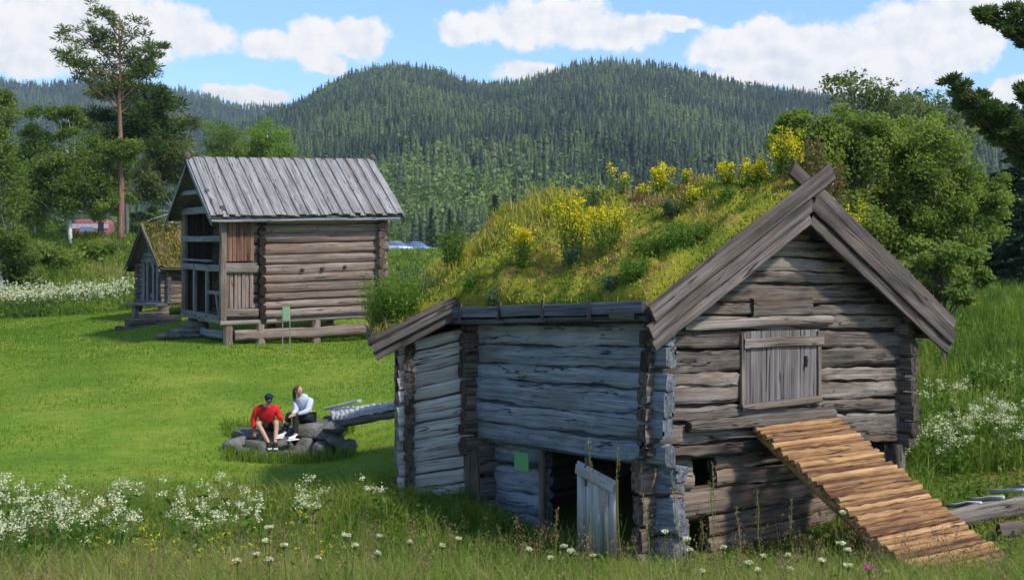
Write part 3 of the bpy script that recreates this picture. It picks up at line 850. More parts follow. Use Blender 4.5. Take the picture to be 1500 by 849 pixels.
# turf log along the eave with iron-dark joints
m_ = MB()
N0 = 5
for k in range(N0):
    qa = -0.36 + (4.95 + 0.36) * k / N0; qb = -0.36 + (4.95 + 0.36) * (k + 1) / N0 - 0.01
    f = lambda q: 3.27 - 0.03 * q
    beam(m_, B(-0.47, qa, f(qa)), B(-0.47, qb, f(qb)), 0.08, 0.16, tone=RN.uniform(0.25, 0.5), wob=0.004, seg=0.4)
    beam(m_, B(-0.40, qa, f(qa) - 0.14), B(-0.40, qb, f(qb) - 0.14), 0.08, 0.07, tone=0.2, wob=0.004, seg=0.4)
m_.build("eave_board", wood("eave_boards", (0.20, 0.20, 0.21), (0.12, 0.12, 0.13), (0.045, 0.045, 0.05), crack=0.3), barn)
for k in range(1, 5):
    q = -0.36 + 5.31 * k / N0
    m_ = MB(); beam(m_, B(-0.53, q - 0.01, 3.13 - 0.03 * q), B(-0.5, q - 0.01, 3.41 - 0.03 * q), 0.05, 0.03, up=EG, tone=0.1); m_.build("bracket", M_DARKWOOD, barn)
# verge boards of the rear roof
for k, (lo, hi, vv, tn) in enumerate(((0.03, -0.12, 0.0, 0.5), (-0.10, -0.22, -0.02, 0.35), (-0.21, -0.36, 0.04, 0.3))):
    m_ = MB(); a_ = Rv(-0.08 + 0.03 * k, vv, (lo + hi) / 2); b_ = Rv(1.22, vv, (lo + hi) / 2)
    beam(m_, a_, b_, 0.07, lo - hi - 0.01, tone=tn, wob=0.008, seg=0.2); m_.build("verge_board", M_DARKWOOD if k else M_VERGE, barn)
m_ = MB(); beam(m_, Rv(-0.05, -0.02, -0.02), Rv(-0.05, 5.6, -0.02), 0.1, 0.2, tone=0.4, wob=0.01); m_.build("eave_board", M_VERGE, barn)

# --- turf
def turf_material():
    m, nt = new_mat("turf")
    p = N(nt, "ShaderNodeNewGeometry").outputs["Position"]
    n1 = noise(nt, p, 1.1, 4, 0.6); n2 = noise(nt, p, 6.0, 5, 0.7); n3 = noise(nt, p, 38.0, 3, 0.7)
    f = math_n(nt, "ADD", math_n(nt, "MULTIPLY", n1, 0.8), math_n(nt, "MULTIPLY_ADD", n2, 0.5, -0.15))
    c = ramp(nt, f, [(0.30, (0.07, 0.12, 0.014)), (0.42, (0.20, 0.23, 0.02)), (0.53, (0.34, 0.31, 0.03)), (0.63, (0.32, 0.19, 0.06)), (0.75, (0.15, 0.19, 0.02))])
    c = mixc(nt, math_n(nt, "MULTIPLY", n3, 0.6), c, (0.05, 0.045, 0.015, 1))
    finish(nt, c, 0.95, math_n(nt, "ADD", n2, math_n(nt, "MULTIPLY", n3, 0.6)), 0.9, 0.06, 0.1)
    return m
M_TURF = turf_material()
def turf_front(p, q):
    z = np.where(p < PA, 3.30 + slopeL * (p + 0.43), 5.05 - slopeR * (p - PA))
    z = z - 0.10 * np.exp(-((p - PA) / 0.35) ** 2)
    ed = sstep((p + 0.5) / 0.25) * sstep((5.72 - p) / 0.25) * sstep((q + 0.42) / 0.3)
    lump = (fbm(p * 1.5 + 4, q * 1.5, 41, 3) - 0.42) * 0.55 + np.abs(fbm(p * 4, q * 4, 43, 3) - 0.45) * 0.42
    return z + 0.02 + ed * (0.10 + lump) - 0.008 * q
def turf_rear(u, v):
    z = zr(u, v)
    ed = sstep((u + 0.12) / 0.2) * sstep((v + 0.1) / 0.25)
    lump = (fbm(u * 1.2 + 9, v * 1.2, 51, 3) - 0.40) * 0.40 + (fbm(u * 5, v * 5, 53, 3) - 0.45) * 0.15
    return z + 0.03 + ed * (0.10 + lump)
def PQ(x, y):
    d0, d1 = x - C0[0], y - C0[1]; return d0 * EG[0] + d1 * EG[1], d0 * EL[0] + d1 * EL[1]
def UVr(x, y):
    d0, d1 = x - C3[0], y - C3[1]; return d0 * EW[0] + d1 * EW[1] + 0.45, d0 * ER[0] + d1 * ER[1] + 0.38
def front_dom(p, q): return (p > -0.43) & (p < 5.7) & (q > -0.38) & (q < 6.4 - np.clip(1.1 - p, 0, 3) * 1.08)
def rear_dom(u, v): return (u > -0.06) & (u < 4.9) & (v > 0) & (v < 5.6) & ~((v < 0.5 + 0.9 * (u - 1.5)) & (u > 1.5))
def turf_obj(dom, zf, to_world, u0, u1, v0, v1, step):
    us = np.arange(u0, u1 + step, step); vs = np.arange(v0, v1 + step, step)
    U, Vv = np.meshgrid(us, vs, indexing="ij"); ok = dom(U, Vv)
    W = to_world(U, Vv, zf(U, Vv))
    idx = np.arange(U.size).reshape(U.shape)
    q = np.stack([idx[:-1, :-1], idx[1:, :-1], idx[1:, 1:], idx[:-1, 1:]], -1)
    okq = ok[:-1, :-1] & ok[1:, :-1] & ok[1:, 1:] & ok[:-1, 1:]
    faces = q[okq].reshape(-1, 4)
    pts = W.reshape(-1, 3)
    ed = {}
    for fa in faces:                                    # skirt along the open rim
        for i in range(4):
            a_, b_ = fa[i], fa[(i + 1) % 4]
            if (b_, a_) in ed: del ed[(b_, a_)]
            else: ed[(a_, b_)] = 1
    low = pts - np.array([0, 0, 0.16]); n = len(pts)
    sk = np.array([(b_, a_, a_ + n, b_ + n) for a_, b_ in ed])
    mb = MB(); mb.add(np.concatenate([pts, low]), np.concatenate([faces, sk]), None, 0.5)
    return mb
tf = turf_obj(front_dom, turf_front, lambda p, q, z: C0 + p[..., None] * EG + q[..., None] * EL + z[..., None] * UP, -0.46, 5.72, -0.4, 6.4, 0.06)
turf_f = tf.build("turf", M_TURF, barn, smooth=True)
tr = turf_obj(rear_dom, turf_rear, lambda u, v, z: C3 + (u[..., None] - 0.45) * EW + (v[..., None] - 0.38) * ER + z[..., None] * UP, -0.06, 4.95, 0.0, 5.6, 0.06)
turf_r = tr.build("turf", M_TURF, barn, smooth=True)
def zroof(x, y):
    p, q = PQ(x, y); u, v = UVr(x, y)
    a_ = np.where(front_dom(p, q), turf_front(p, q), -99); b_ = np.where(rear_dom(u, v), turf_rear(u, v), -99)
    return np.maximum(a_, b_)
def hit(px, py, roof=True, y0=6.0, y1=160.0):
    """where the view ray through a photo pixel meets the ground or the turf."""
    Y = np.linspace(y0, y1, 9000); x = (px - CX) / F * Y; z = ZC - (py - CY) / F * Y
    h = zt(x, Y)
    if roof: h = np.maximum(h, zroof(x, Y))
    k = np.argmax(z <= h)
    return np.array([x[k], Y[k], h[k]])

# grass and moss growing out of the turf (uncountable)
M_TURFGRASS = leafmat("turf_grass", [(0.0, (0.08, 0.15, 0.014)), (0.3, (0.22, 0.28, 0.022)), (0.52, (0.42, 0.40, 0.035)), (0.74, (0.40, 0.34, 0.07)), (0.90, (0.36, 0.23, 0.10)), (1.0, (0.36, 0.22, 0.12))], 0.3)
tg = MB()
n = 105000
x = NR.uniform(-4, 7.5, n); y = NR.uniform(15, 28, n); zz = zroof(x, y); ok = zz > 0
x, y, zz = x[ok], y[ok], zz[ok]
cl = fbm(x * 1.5, y * 1.5, 61, 3)
tone = np.clip(0.42 + (cl - 0.44) * 2.8 + NR.normal(0, 0.14, len(x)), 0, 1)
pq = PQ(x, y); rear_ = (zz > 0) & ~front_dom(*pq)
tone = np.where(rear_, np.clip(tone + 0.12, 0, 1), tone)
ridge_ = np.exp(-((pq[0] - PA) / 0.8) ** 2)
h = (0.03 + 0.065 * NR.random(len(x)) ** 2.5) * (0.6 + 1.3 * cl) * np.where(rear_, 1.9, 1.0) * (1 + 0.5 * ridge_)
blades(tg, np.c_[x, y, zz - 0.01], h, 0.02, 0.9, tone)
k = 5200; x = NR.uniform(-4, 7.5, k); y = NR.uniform(15, 28, k); zz = zroof(x, y)          # low rosettes and clover in patches
ok = (zz > 0) & (fbm(x * 1.3 + 7, y * 1.3, 63, 3) > 0.50); x, y, zz = x[ok], y[ok], zz[ok]
for j in range(3): leaves(tg, np.c_[x + NR.normal(0, .03, len(x)), y + NR.normal(0, .03, len(x)), zz + NR.uniform(0.02, 0.10, len(x))], NR.uniform(0.03, 0.07, len(x)), 0.6, np.clip(NR.normal(0.08, 0.1, len(x)), 0, 1), 0, flat=0.5)
tgo = tg.build("turf_grass", M_TURFGRASS, barn); tgo["kind"] = "stuff"

# ================================================================== log ramp up to the hatch
NG = -EL
rt0, rt1 = B(2.02 - 0.02, -0.10, 1.60), B(3.32, -0.10, 1.63)
ramp_root = empty("log_ramp", (5.5, 16.4, 0.0), "steep ramp of fresh orange split logs leaning on the barn gable below the hatch", "ramp")
run = 3.05; drop = 1.75
RD = unit(NG * run - UP * drop)
Lr = math.hypot(run, drop)
rl0, rl1 = B(1.74, -0.12, 1.60), B(3.42, -0.12, 1.63)
RNrm = np.cross(EG, RD); RNrm = RNrm if RNrm[2] > 0 else -RNrm
for s, c_ in ((0.12, rl0), (-0.12, rl1)):
    for dd in (0.0,):
        m_ = MB(); st = c_ + EG * s - RNrm * 0.10
        beam(m_, st + RD * 0.02, st + RD * Lr + EG * (0.12 * (1 if s < 0 else -1)), 0.11, 0.13, kind="round", tone=0.45, wob=0.006); m_.build("stringer", M_ORANGE, ramp_root)
nt_ = 37
for k in range(nt_):
    t = (k + 0.5) / nt_
    c_ = rl0 + RD * (Lr * t); c2 = rl1 + RD * (Lr * t)
    spread = 0.06 * t
    ja, jb = RN.uniform(-0.05, 0.05), RN.uniform(-0.05, 0.05)
    a_ = c_ - EG * (spread + ja) + RNrm * RN.uniform(-0.012, 0.012); b_ = c2 + EG * (spread + jb) + RNrm * RN.uniform(-0.012, 0.012)
    m_ = MB(); beam(m_, a_, b_, Lr / nt_ * RN.uniform(0.84, 1.02), 0.085 * RN.uniform(0.85, 1.15), up=RNrm, kind="round", tone=RN.choice((RN.uniform(-0.1, 0.4), RN.uniform(0.35, 0.9), RN.uniform(0.4, 0.8))) + (0.3 if k == 0 else 0), wob=0.010, n=9, seg=0.14, endtone=0.1)
    m_.build("split_log", M_ORANGE, ramp_root)
# ================================================================== storehouse on the lawn
M_BROWN = wood("sunburnt_brown_logs", (0.34, 0.265, 0.225), (0.185, 0.135, 0.11), (0.055, 0.036, 0.03), (0.23, 0.135, 0.09), crack=0.55)
M_ROOFB = wood("bleached_roof_boards", (0.36, 0.345, 0.335), (0.225, 0.21, 0.20), (0.06, 0.054, 0.05), (0.19, 0.16, 0.14), crack=0.75, streak=1.6)
M_TARRED = wood("red_brown_boards", (0.28, 0.15, 0.10), (0.15, 0.075, 0.05), (0.045, 0.022, 0.016), crack=0.4)
PSI = math.radians(30)
S0 = np.array([(325 - CX) / F * 43.7, 43.7, 0.0])
SX = np.array([math.cos(PSI), math.sin(PSI), 0]); SY = np.array([-math.sin(PSI), math.cos(PSI), 0])
def S(x, y, z): return S0 + SX * x + SY * y + UP * (z + 0.04 * x + 0.035 * y)
SL, SW = 5.97, 4.67
g0 = float(zt(S0[0], S0[1]))
store = empty("storehouse", (S0[0], S0[1], g0), "two-storey brown log storehouse with a board roof and an open gallery", "storehouse")
XB = 1.27
m_ = MB(); log_wall(m_, S(XB, 0.1, 2.38), S(XB, 0.1, 6.0), S(SL, 0.1, 2.36), S(SL, 0.1, 6.0), courses(11, 0.18), 0.24, 0.24, 0.22, SY, (), (0.35, 0.75), 0.0, 0.012, e=2.3, seg=0.5)
m_.build("log_wall", M_BROWN, store)
for i, (xx, zz) in enumerate(((2.9, 4.08), (3.65, 4.1), (4.5, 4.14), (3.6, 5.95))):
    m_ = MB(); tube(m_, [S(xx, 0.12, zz), S(xx, 0.05, zz), S(xx, 0.02, zz)], [0.07, 0.07, 0.05], 8, 0.05, jit=0.15); m_.build("peg_hole", M_DARKWOOD, store)
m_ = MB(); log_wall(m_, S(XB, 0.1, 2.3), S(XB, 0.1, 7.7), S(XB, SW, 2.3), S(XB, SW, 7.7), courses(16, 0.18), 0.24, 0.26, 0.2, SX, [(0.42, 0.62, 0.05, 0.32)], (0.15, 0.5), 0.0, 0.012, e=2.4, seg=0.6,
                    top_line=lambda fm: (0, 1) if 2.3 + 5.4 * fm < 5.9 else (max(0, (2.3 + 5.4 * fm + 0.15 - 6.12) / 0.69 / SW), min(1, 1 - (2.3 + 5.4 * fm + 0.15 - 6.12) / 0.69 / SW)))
m_.build("inner_gable_wall", wood("shade_darkened_logs", (0.075, 0.055, 0.045), (0.04, 0.028, 0.022), (0.014, 0.01, 0.008)), store)  # near-black colour stands in for the shade inside the gallery
m_ = MB(); log_wall(m_, S(SL, 0.1, 2.36), S(SL, 0.1, 7.7), S(SL, SW, 2.36), S(SL, SW, 7.7), courses(16, 0.18), 0.24, 0.24, 0.2, -SX, (), (0.35, 0.6), seg=0.9,
                    top_line=lambda fm: (0, 1) if 2.3 + 5.4 * fm < 5.9 else (max(0, (2.3 + 5.4 * fm + 0.15 - 6.12) / 0.69 / SW), min(1, 1 - (2.3 + 5.4 * fm + 0.15 - 6.12) / 0.69 / SW)))
m_.build("end_wall", M_BROWN, store)
m_ = MB(); log_wall(m_, S(XB, SW, 2.3), S(XB, SW, 6.0), S(SL, SW, 2.36), S(SL, SW, 6.0), courses(11), 0.24, 0.2, 0.2, -SY, (), seg=0.9)
m_.build("back_wall", M_BROWN, store)
m_ = MB(); slab(m_, [S(0.05, 0.05, 2.55), S(SL, 0.1, 2.55), S(SL, SW - .1, 2.55), S(0.05, SW - .1, 2.55)], (0, 0, -0.08)); m_.build("lower_floor", M_DARKWOOD, store)
m_ = MB(); slab(m_, [S(0.05, 0.05, 4.22), S(XB, 0.05, 4.22), S(XB, SW - .1, 4.22), S(0.05, SW - .1, 4.22)], (0, 0, -0.1)); m_.build("gallery_floor", M_SKYLIT, store)
M_GAL = wood("gallery_timber", (0.25, 0.255, 0.27), (0.145, 0.145, 0.155), (0.04, 0.04, 0.044), (0.13, 0.11, 0.095), crack=0.6)  # darker copy of the bluish timber, shade put into its colour
# gallery frame
def sbeam(name, a_, b_, w_, h_, mat=M_GAL, tone=None, kind="rect", up=(0, 0, 1), parent=store, wob=0.006, **k):
    m_ = MB(); beam(m_, a_, b_, w_, h_, up=up, tone=tone, kind=kind, wob=wob, **k); return m_.build(name, mat, parent)
for yy in (0.02, SW - 0.1):
    sbeam("gallery_post", S(0.04, yy, 2.4), S(0.04, yy, 6.2), 0.2, 0.2, M_GREY, 0.55, up=SX)
for z_, h_, tn in ((2.50, 0.26, 0.6), (4.22, 0.22, 0.65), (5.22, 0.2, 0.6), (6.22, 0.24, 0.6)):
    sbeam("gallery_beam", S(-0.02, 0.0 if z_ < 6 else -0.2, z_), S(-0.02, SW if z_ < 6 else SW + 0.2, z_), 0.14, h_, M_GAL, tn)
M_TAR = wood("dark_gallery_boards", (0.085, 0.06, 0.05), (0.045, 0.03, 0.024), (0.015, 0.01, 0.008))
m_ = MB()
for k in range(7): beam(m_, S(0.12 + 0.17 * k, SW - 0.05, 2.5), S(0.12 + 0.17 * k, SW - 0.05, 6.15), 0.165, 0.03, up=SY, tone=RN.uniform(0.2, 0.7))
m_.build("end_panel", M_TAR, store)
sbeam("hand_rail", S(-0.03, 0.9, 4.46), S(-0.03, SW, 4.46), 0.1, 0.08, M_GAL, 0.6)
for yy in (1.55, 3.05):
    sbeam("baluster_post", S(-0.02, yy, 2.6), S(-0.02, yy, 4.15), 0.16, 0.12, M_GAL, 0.6, up=SX)
sbeam("short_rail", S(-0.02, 0.1, 3.38), S(-0.02, 1.5, 3.38), 0.1, 0.12, M_GAL, 0.7)
sbeam("brace", S(-0.0, 0.3, 2.62), S(-0.0, 0.62, 3.34), 0.06, 0.09, M_GAL, 0.7)
# front gallery panels
m_ = MB()
for k in range(8):
    xa = 0.14 + (XB - 0.26) * k / 8; xb_ = 0.14 + (XB - 0.26) * (k + 1) / 8 - 0.012
    beam(m_, S((xa + xb_) / 2, 0.06 + 0.02 * (k % 2), 4.45), S((xa + xb_) / 2, 0.06 + 0.02 * (k % 2), 6.0), xb_ - xa, 0.035, up=SY, tone=RN.uniform(0.3, 0.8))
m_.build("upper_panel", M_TARRED, store)
m_ = MB()
for k in range(7):
    xa = 0.16 + (XB - 0.3) * k / 7; xb_ = 0.16 + (XB - 0.3) * (k + 1) / 7 - 0.02
    beam(m_, S((xa + xb_) / 2, 0.06 + 0.03 * (k % 2), 2.85), S((xa + xb_) / 2, 0.06 + 0.03 * (k % 2), 4.12), xb_ - xa, 0.035, up=SY, tone=RN.uniform(0.3, 0.8))
m_.build("lower_panel", M_BROWN, store)
sbeam("panel_rail", S(0.1, 0.0, 4.24), S(XB, 0.0, 4.2), 0.14, 0.34, M_GREY, 0.75, kind="log")
sbeam("panel_rail", S(0.1, 0.0, 2.72), S(XB, 0.0, 2.68), 0.12, 0.28, M_GREY, 0.5, kind="log")
sbeam("sill_beam", S(-0.1, -0.06, 2.38), S(XB + 0.6, -0.06, 2.36), 0.24, 0.16, M_GREY, 0.85, kind="log")
sbeam("sill_beam", S(XB + 0.3, -0.0, 2.33), S(SL + 0.2, -0.0, 2.33), 0.2, 0.10, M_GREY, 0.6, kind="log")
# footing
for xx, yy in ((0.25, 0.05), (1.35, -0.02), (3.35, 0.05), (5.7, 0.1), (0.25, 4.4), (3.3, 4.4), (5.7, 4.4)):
    b_ = S(xx, yy, 0); gz_ = float(zt(b_[0], b_[1])) - 0.1
    sbeam("footing_post", np.array([b_[0], b_[1], gz_]), np.array([b_[0], b_[1], S(xx, yy, 2.32)[2]]), 0.34, 0.30, M_BROWN, RN.uniform(0.3, 0.7), kind="log", up=SX, wob=0.03)
sbeam("ground_beam", S(0.4, -0.08, 1.93), S(SL + 0.1, -0.08, 1.90), 0.24, 0.36, M_BROWN, 0.55, kind="log", wob=0.015)
sbeam("ground_beam", S(0.2, 0.3, 1.95), S(0.2, SW, 1.9), 0.22, 0.30, M_SKYLIT, 0.35, kind="log", wob=0.015)
# roof
ZR0, ZRT = 6.02, 7.95
def sroof(name, y_e, y_r, z_e, z_r, n_, x0, x1):
    m_ = MB()
    for k in range(n_):
        xa = x0 + (x1 - x0) * k / n_; wd = (x1 - x0) / n_
        lift = 0.045 * (k % 2)
        jit = RN.uniform(-0.06, 0.06)
        nrm = unit(np.cross(SX, S(0, y_r, z_r) - S(0, y_e, z_e))); nrm = nrm if nrm[2] > 0 else -nrm
        a_ = S(xa + wd / 2, y_e, z_e) + nrm * lift; b_ = S(xa + wd / 2, y_r, z_r) + nrm * lift
        d_ = unit(b_ - a_)
        beam(m_, a_ + d_ * jit, b_, wd * (1.28 if k % 2 else 0.95), 0.045, up=nrm, tone=RN.uniform(0.3, 0.85), seg=0.4, wob=0.005)
    m_.build(name, M_ROOFB, store)
sroof("front_roof", -0.42, SW / 2 + 0.02, ZR0 - 0.06, ZRT + 0.1, 34, -0.5, SL + 0.55)
sroof("rear_roof", SW + 0.42, SW / 2 - 0.02, ZR0 - 0.06, ZRT + 0.1, 26, -0.5, SL + 0.55)
m_ = MB(); slab(m_, [S(-.45, -0.36, ZR0 - .1), S(SL + .5, -0.36, ZR0 - .1), S(SL + .5, SW / 2, ZRT), S(-.45, SW / 2, ZRT)], (0, 0, -0.05))
slab(m_, [S(-.45, SW + .36, ZR0 - .1), S(-.45, SW / 2, ZRT), S(SL + .5, SW / 2, ZRT), S(SL + .5, SW + .36, ZR0 - .1)], (0, 0, -0.05)); m_.build("roof_deck", M_DARKWOOD, store)
sbeam("eave_beam", S(-0.5, -0.35, ZR0 - 0.2), S(SL + 0.6, -0.35, ZR0 - 0.2), 0.09, 0.09, M_SKYLIT, 0.5)
for xq in (-0.52, SL + 0.57):
    sbeam("rake_board", S(xq, -0.5, ZR0 - 0.24), S(xq, SW / 2, ZRT - 0.06), 0.05, 0.3, M_SKYLIT, 0.35, up=unit((0, -0.6, 0.8)))
    sbeam("rake_board", S(xq, SW + 0.5, ZR0 - 0.24), S(xq, SW / 2, ZRT - 0.06), 0.05, 0.3, M_SKYLIT, 0.3, up=unit((0, 0.6, 0.8)))
    m_ = MB(); blob(m_, S(xq, SW / 2, ZRT + 0.16), (0.12, 0.12, 0.15), 3, 0.4, 0.2, box=2.2); m_.build("ridge_finial", M_DARKWOOD, store)
sbeam("gable_tie", S(-0.3, 0.6, 6.85), S(-0.3, SW - 0.6, 6.85), 0.1, 0.16, M_SKYLIT, 0.4)

# flat stone steps before the gallery
def stone_mat():
    m, nt = new_mat("grey_stone")
    p = N(nt, "ShaderNodeNewGeometry").outputs["Position"]
    n1 = noise(nt, p, 2.2, 5, 0.65); n2 = noise(nt, p, 16.0, 4, 0.7)
    c = ramp(nt, math_n(nt, "ADD", math_n(nt, "MULTIPLY", n1, 0.7), math_n(nt, "MULTIPLY", n2, 0.4)), [(0.36, (0.045, 0.042, 0.038)), (0.55, (0.14, 0.13, 0.118)), (0.75, (0.30, 0.28, 0.255))])
    ms = ramp(nt, noise(nt, p, 4.0, 4, 0.6), [(0.52, (0, 0, 0)), (0.68, (0.7, 0.7, 0.7))])
    c = mixc(nt, ms, c, (0.09, 0.10, 0.03, 1))
    finish(nt, c, 0.9, math_n(nt, "ADD", n1, n2), 0.7, 0.05, 0.2)
    return m
M_STONE = stone_mat()
def flat_stone(px, py, Y, r, rot, lab, grp, hh=0.0):
    b_ = P(px, py, Y)
    m_ = MB(); blob(m_, b_, r, RN.randint(0, 99), 0.14, 0.5, box=4.5, rot=rot, nu=20, nv=11)
    return tag(m_.build("step_stone", M_STONE, origin=b_ - np.array([0, 0, r[2]])), lab, "stone", grp)
GS = "flat stone steps before the gallery"
flat_stone(262, 491, 46.2, (0.85, 0.42, 0.1), 0.4, "long low flat stone, lowest step before the storehouse gallery", GS)
flat_stone(275, 484, 46.4, (0.62, 0.4, 0.1), 0.5, "middle flat stone step before the storehouse gallery", GS)
flat_stone(287, 476, 46.6, (0.42, 0.35, 0.13), 0.6, "small topmost stone block of the steps under the gallery sill", GS)

# ================================================================== small turf-roofed shed behind
P2 = math.radians(36)
K0 = np.array([(243 - CX) / F * 52.0, 52.0, 0.0])
KX = np.array([math.cos(P2), math.sin(P2), 0]); KY = np.array([-math.sin(P2), math.cos(P2), 0])
def K(x, y, z): return K0 + KX * x + KY * y + UP * z
KW, KL = 3.1, 4.0
shed = empty("shed", (K0[0], K0[1], float(zt(K0[0], K0[1]))), "small grey log shed with a mossy turf roof, raised on posts behind the storehouse", "shed")
tl = lambda fm: (0, 1) if 2.9 + 3.2 * fm < 4.5 else (max(0, (2.9 + 3.2 * fm + 0.1 - 4.5) / 1.0 / KW), min(1, 1 - (2.9 + 3.2 * fm + 0.1 - 4.5) / 1.0 / KW))
m_ = MB(); log_wall(m_, K(0, 0, 2.95), K(0, 0, 6.1), K(0, KW, 2.95), K(0, KW, 6.1), courses(15), 0.16, 0.2, 0.2, KX, [(0.42, 0.56, 0.12, 0.46)], (0.3, 0.6), 0, 0.012, seg=0.5, top_line=tl); m_.build("gable_wall", M_GAL, shed)
m_ = MB(); log_wall(m_, K(0, 0, 2.95), K(0, 0, 4.6), K(KL, 0, 2.95), K(KL, 0, 4.6), courses(8), 0.16, 0.2, 0.2, KY, (), (0.3, 0.6), 0, 0.012, seg=0.5); m_.build("side_wall", M_BROWN, shed)
m_ = MB(); log_wall(m_, K(0, KW, 2.95), K(0, KW, 4.6), K(KL, KW, 2.95), K(KL, KW, 4.6), courses(8), 0.16, 0.2, 0.2, -KY, (), seg=0.9)
log_wall(m_, K(KL, 0, 2.95), K(KL, 0, 6.1), K(KL, KW, 2.95), K(KL, KW, 6.1), courses(14), 0.16, 0.2, 0.2, -KX, (), seg=0.9, top_line=tl); m_.build("rear_wall", M_BROWN, shed)
for yy in (0.75, 1.2, 1.85, 2.3):
    m_ = MB(); beam(m_, K(-0.06, yy, 3.1), K(-0.06, yy, 4.6), 0.2, 0.06, up=KX, tone=0.6, wob=0.005); m_.build("cladding_board", M_GAL, shed)
m_ = MB(); beam(m_, K(-0.25, -0.2, 2.92), K(-0.25, KW + 0.1, 2.92), 0.5, 0.12, tone=0.6); m_.build("doorstep_beam", M_GAL, shed)
m_ = MB()
slab(m_, [K(-.4, -.4, 4.35), K(KL + .3, -.4, 4.35), K(KL + .3, KW / 2, 6.1), K(-.4, KW / 2, 6.1)], (0, 0, -0.08))
slab(m_, [K(-.4, KW + .4, 4.35), K(-.4, KW / 2, 6.1), K(KL + .3, KW / 2, 6.1), K(KL + .3, KW + .4, 4.35)], (0, 0, -0.08)); m_.build("roof_deck", M_DARKWOOD, shed)
m_ = MB()
for s in (-1, 1):
    us = np.linspace(-0.42, KL + .3, 50); vs = np.linspace(0, 1, 24)
    U, W = np.meshgrid(us, vs, indexing="ij"); yy = KW / 2 + s * (KW / 2 + 0.42) * (1 - W)
    zz = 4.36 + 1.78 * W + 0.06 + 0.28 * (fbm(U * 1.6 + s * 5, W * 4, 71, 4) - 0.35)
    pts = K0 + U[..., None] * KX + yy[..., None] * KY + zz[..., None] * UP
    idx = np.arange(U.size).reshape(U.shape); m_.add(pts.reshape(-1, 3), np.stack([idx[:-1, :-1], idx[1:, :-1], idx[1:, 1:], idx[:-1, 1:]], -1).reshape(-1, 4))
m_.build("turf", M_TURF, shed, smooth=True)
m_ = MB(); k = 5000; U = NR.uniform(-.4, KL + .3, k); W = NR.random(k); yy = KW / 2 - (KW / 2 + 0.42) * (1 - W)
zz = 4.36 + 1.78 * W + 0.06 + 0.28 * (fbm(U * 1.6 - 5, W * 4, 71, 4) - 0.35)
blades(m_, K0 + U[:, None] * KX + yy[:, None] * KY + zz[:, None] * UP, NR.uniform(0.06, 0.24, k), 0.035, 0.7, np.clip(0.5 + (fbm(U * 2, W * 5, 73, 3) - 0.45) * 2.2 + NR.normal(0, 0.15, k), 0, 1))
o = m_.build("turf_grass", leafmat("dry_shed_turf", [(0, (0.07, 0.085, 0.02)), (0.5, (0.15, 0.12, 0.045)), (1, (0.28, 0.21, 0.11))], 0.3), shed); o["kind"] = "stuff"
for s, (ya, yb) in enumerate(((-0.45, KW / 2), (KW + 0.45, KW / 2))):
    for lo in (0.0, 0.2):
        m_ = MB(); beam(m_, K(-0.44 + 0.03 * (lo > 0), ya, 4.36 - lo), K(-0.44 + 0.03 * (lo > 0), yb, 6.16 - lo), 0.05, 0.2, up=unit((0, -0.7 if s == 0 else 0.7, 0.7)), tone=0.6 - 0.3 * s, wob=0.006); m_.build("verge_board", M_GREY, shed)
for xx, yy in ((-0.1, 0.05), (-0.1, 2.9), (3.4, 0.1), (1.7, 0.1)):
    b_ = K(xx, yy, 0); gz_ = float(zt(b_[0], b_[1])) - 0.1
    m_ = MB(); beam(m_, (b_[0], b_[1], gz_), (b_[0], b_[1], 2.92), 0.42, 0.4, up=KX, kind="log", tone=0.5, wob=0.03); m_.build("footing_post", M_GREY, shed)
# log steps at its gable
steps = empty("log_steps", tuple(P(196, 484, 50.5)), "three stacked weathered log steps at the shed's gable", "steps")
for k, (px, py, ln) in enumerate(((190, 482, 1.7), (202, 472, 1.5), (214, 462, 1.3))):
    for r_ in range(2):
        c_ = P(px + 10 * r_, py - 1, 50.2 + 0.35 * k + 0.3 * r_)
        m_ = MB(); beam(m_, c_ - KX * (ln * 0.32) - KY * 0.1, c_ + KX * ln * 0.45, 0.36, 0.26, kind="log", tone=RN.uniform(0.3, 0.6), wob=0.02, e=5); m_.build("step", M_GREY, steps)
    c_ = P(px + 16, py + 5, 50.6 + 0.3 * k)
    m_ = MB(); beam(m_, c_ - KX * 0.4, c_ + KX * 0.9, 0.5, 0.34, kind="log", tone=0.3, wob=0.02, e=5); m_.build("base_log", M_GREY, steps)

# ================================================================== signs
M_SIGN = flatmat("green_sign_paint", (0.10, 0.30, 0.11), 0.5, 0.4, 0.08)
M_SIGNL = flatmat("pale_green_sign_paint", (0.22, 0.36, 0.20), 0.5, 0.4, 0.08)
M_STEEL = flatmat("grey_post_metal", (0.22, 0.2, 0.18), 0.5, 0.5)
b_ = P(419, 503, 42.6); b_[2] = float(zt(b_[0], b_[1]))
sg = empty("information_sign", tuple(b_), "small pale green information board on two thin legs before the storehouse", "sign")
zt_ = P(419, 449, 42.6)[2]; zb_ = P(419, 469, 42.6)[2]
m_ = MB(); beam(m_, b_ * (1, 1, 0) + (0, 0, zb_), b_ * (1, 1, 0) + (0, 0, zt_), 0.24, 0.03, up=(0, -1, 0), tone=0.5); m_.build("board", M_SIGNL, sg)
for dx in (-0.12, 0.12):
    m_ = MB(); beam(m_, b_ + (dx, 0.03, -0.1), b_ * (1, 1, 0) + (dx, 0.03, zt_ - 0.1), 0.03, 0.03, up=(0, -1, 0)); m_.build("leg", M_STEEL, sg)
sq = 2.95
m_ = MB()
beam(m_, B(-0.02, sq, 0.80), B(-0.02, sq, 1.07), 0.36, 0.025, up=-EG, tone=0.5)
tag(m_.build("sign", M_SIGN, origin=B(-0.02, sq, 0.8)), "plain green square sign on the barn wall left of the dark byre doorway", "sign")
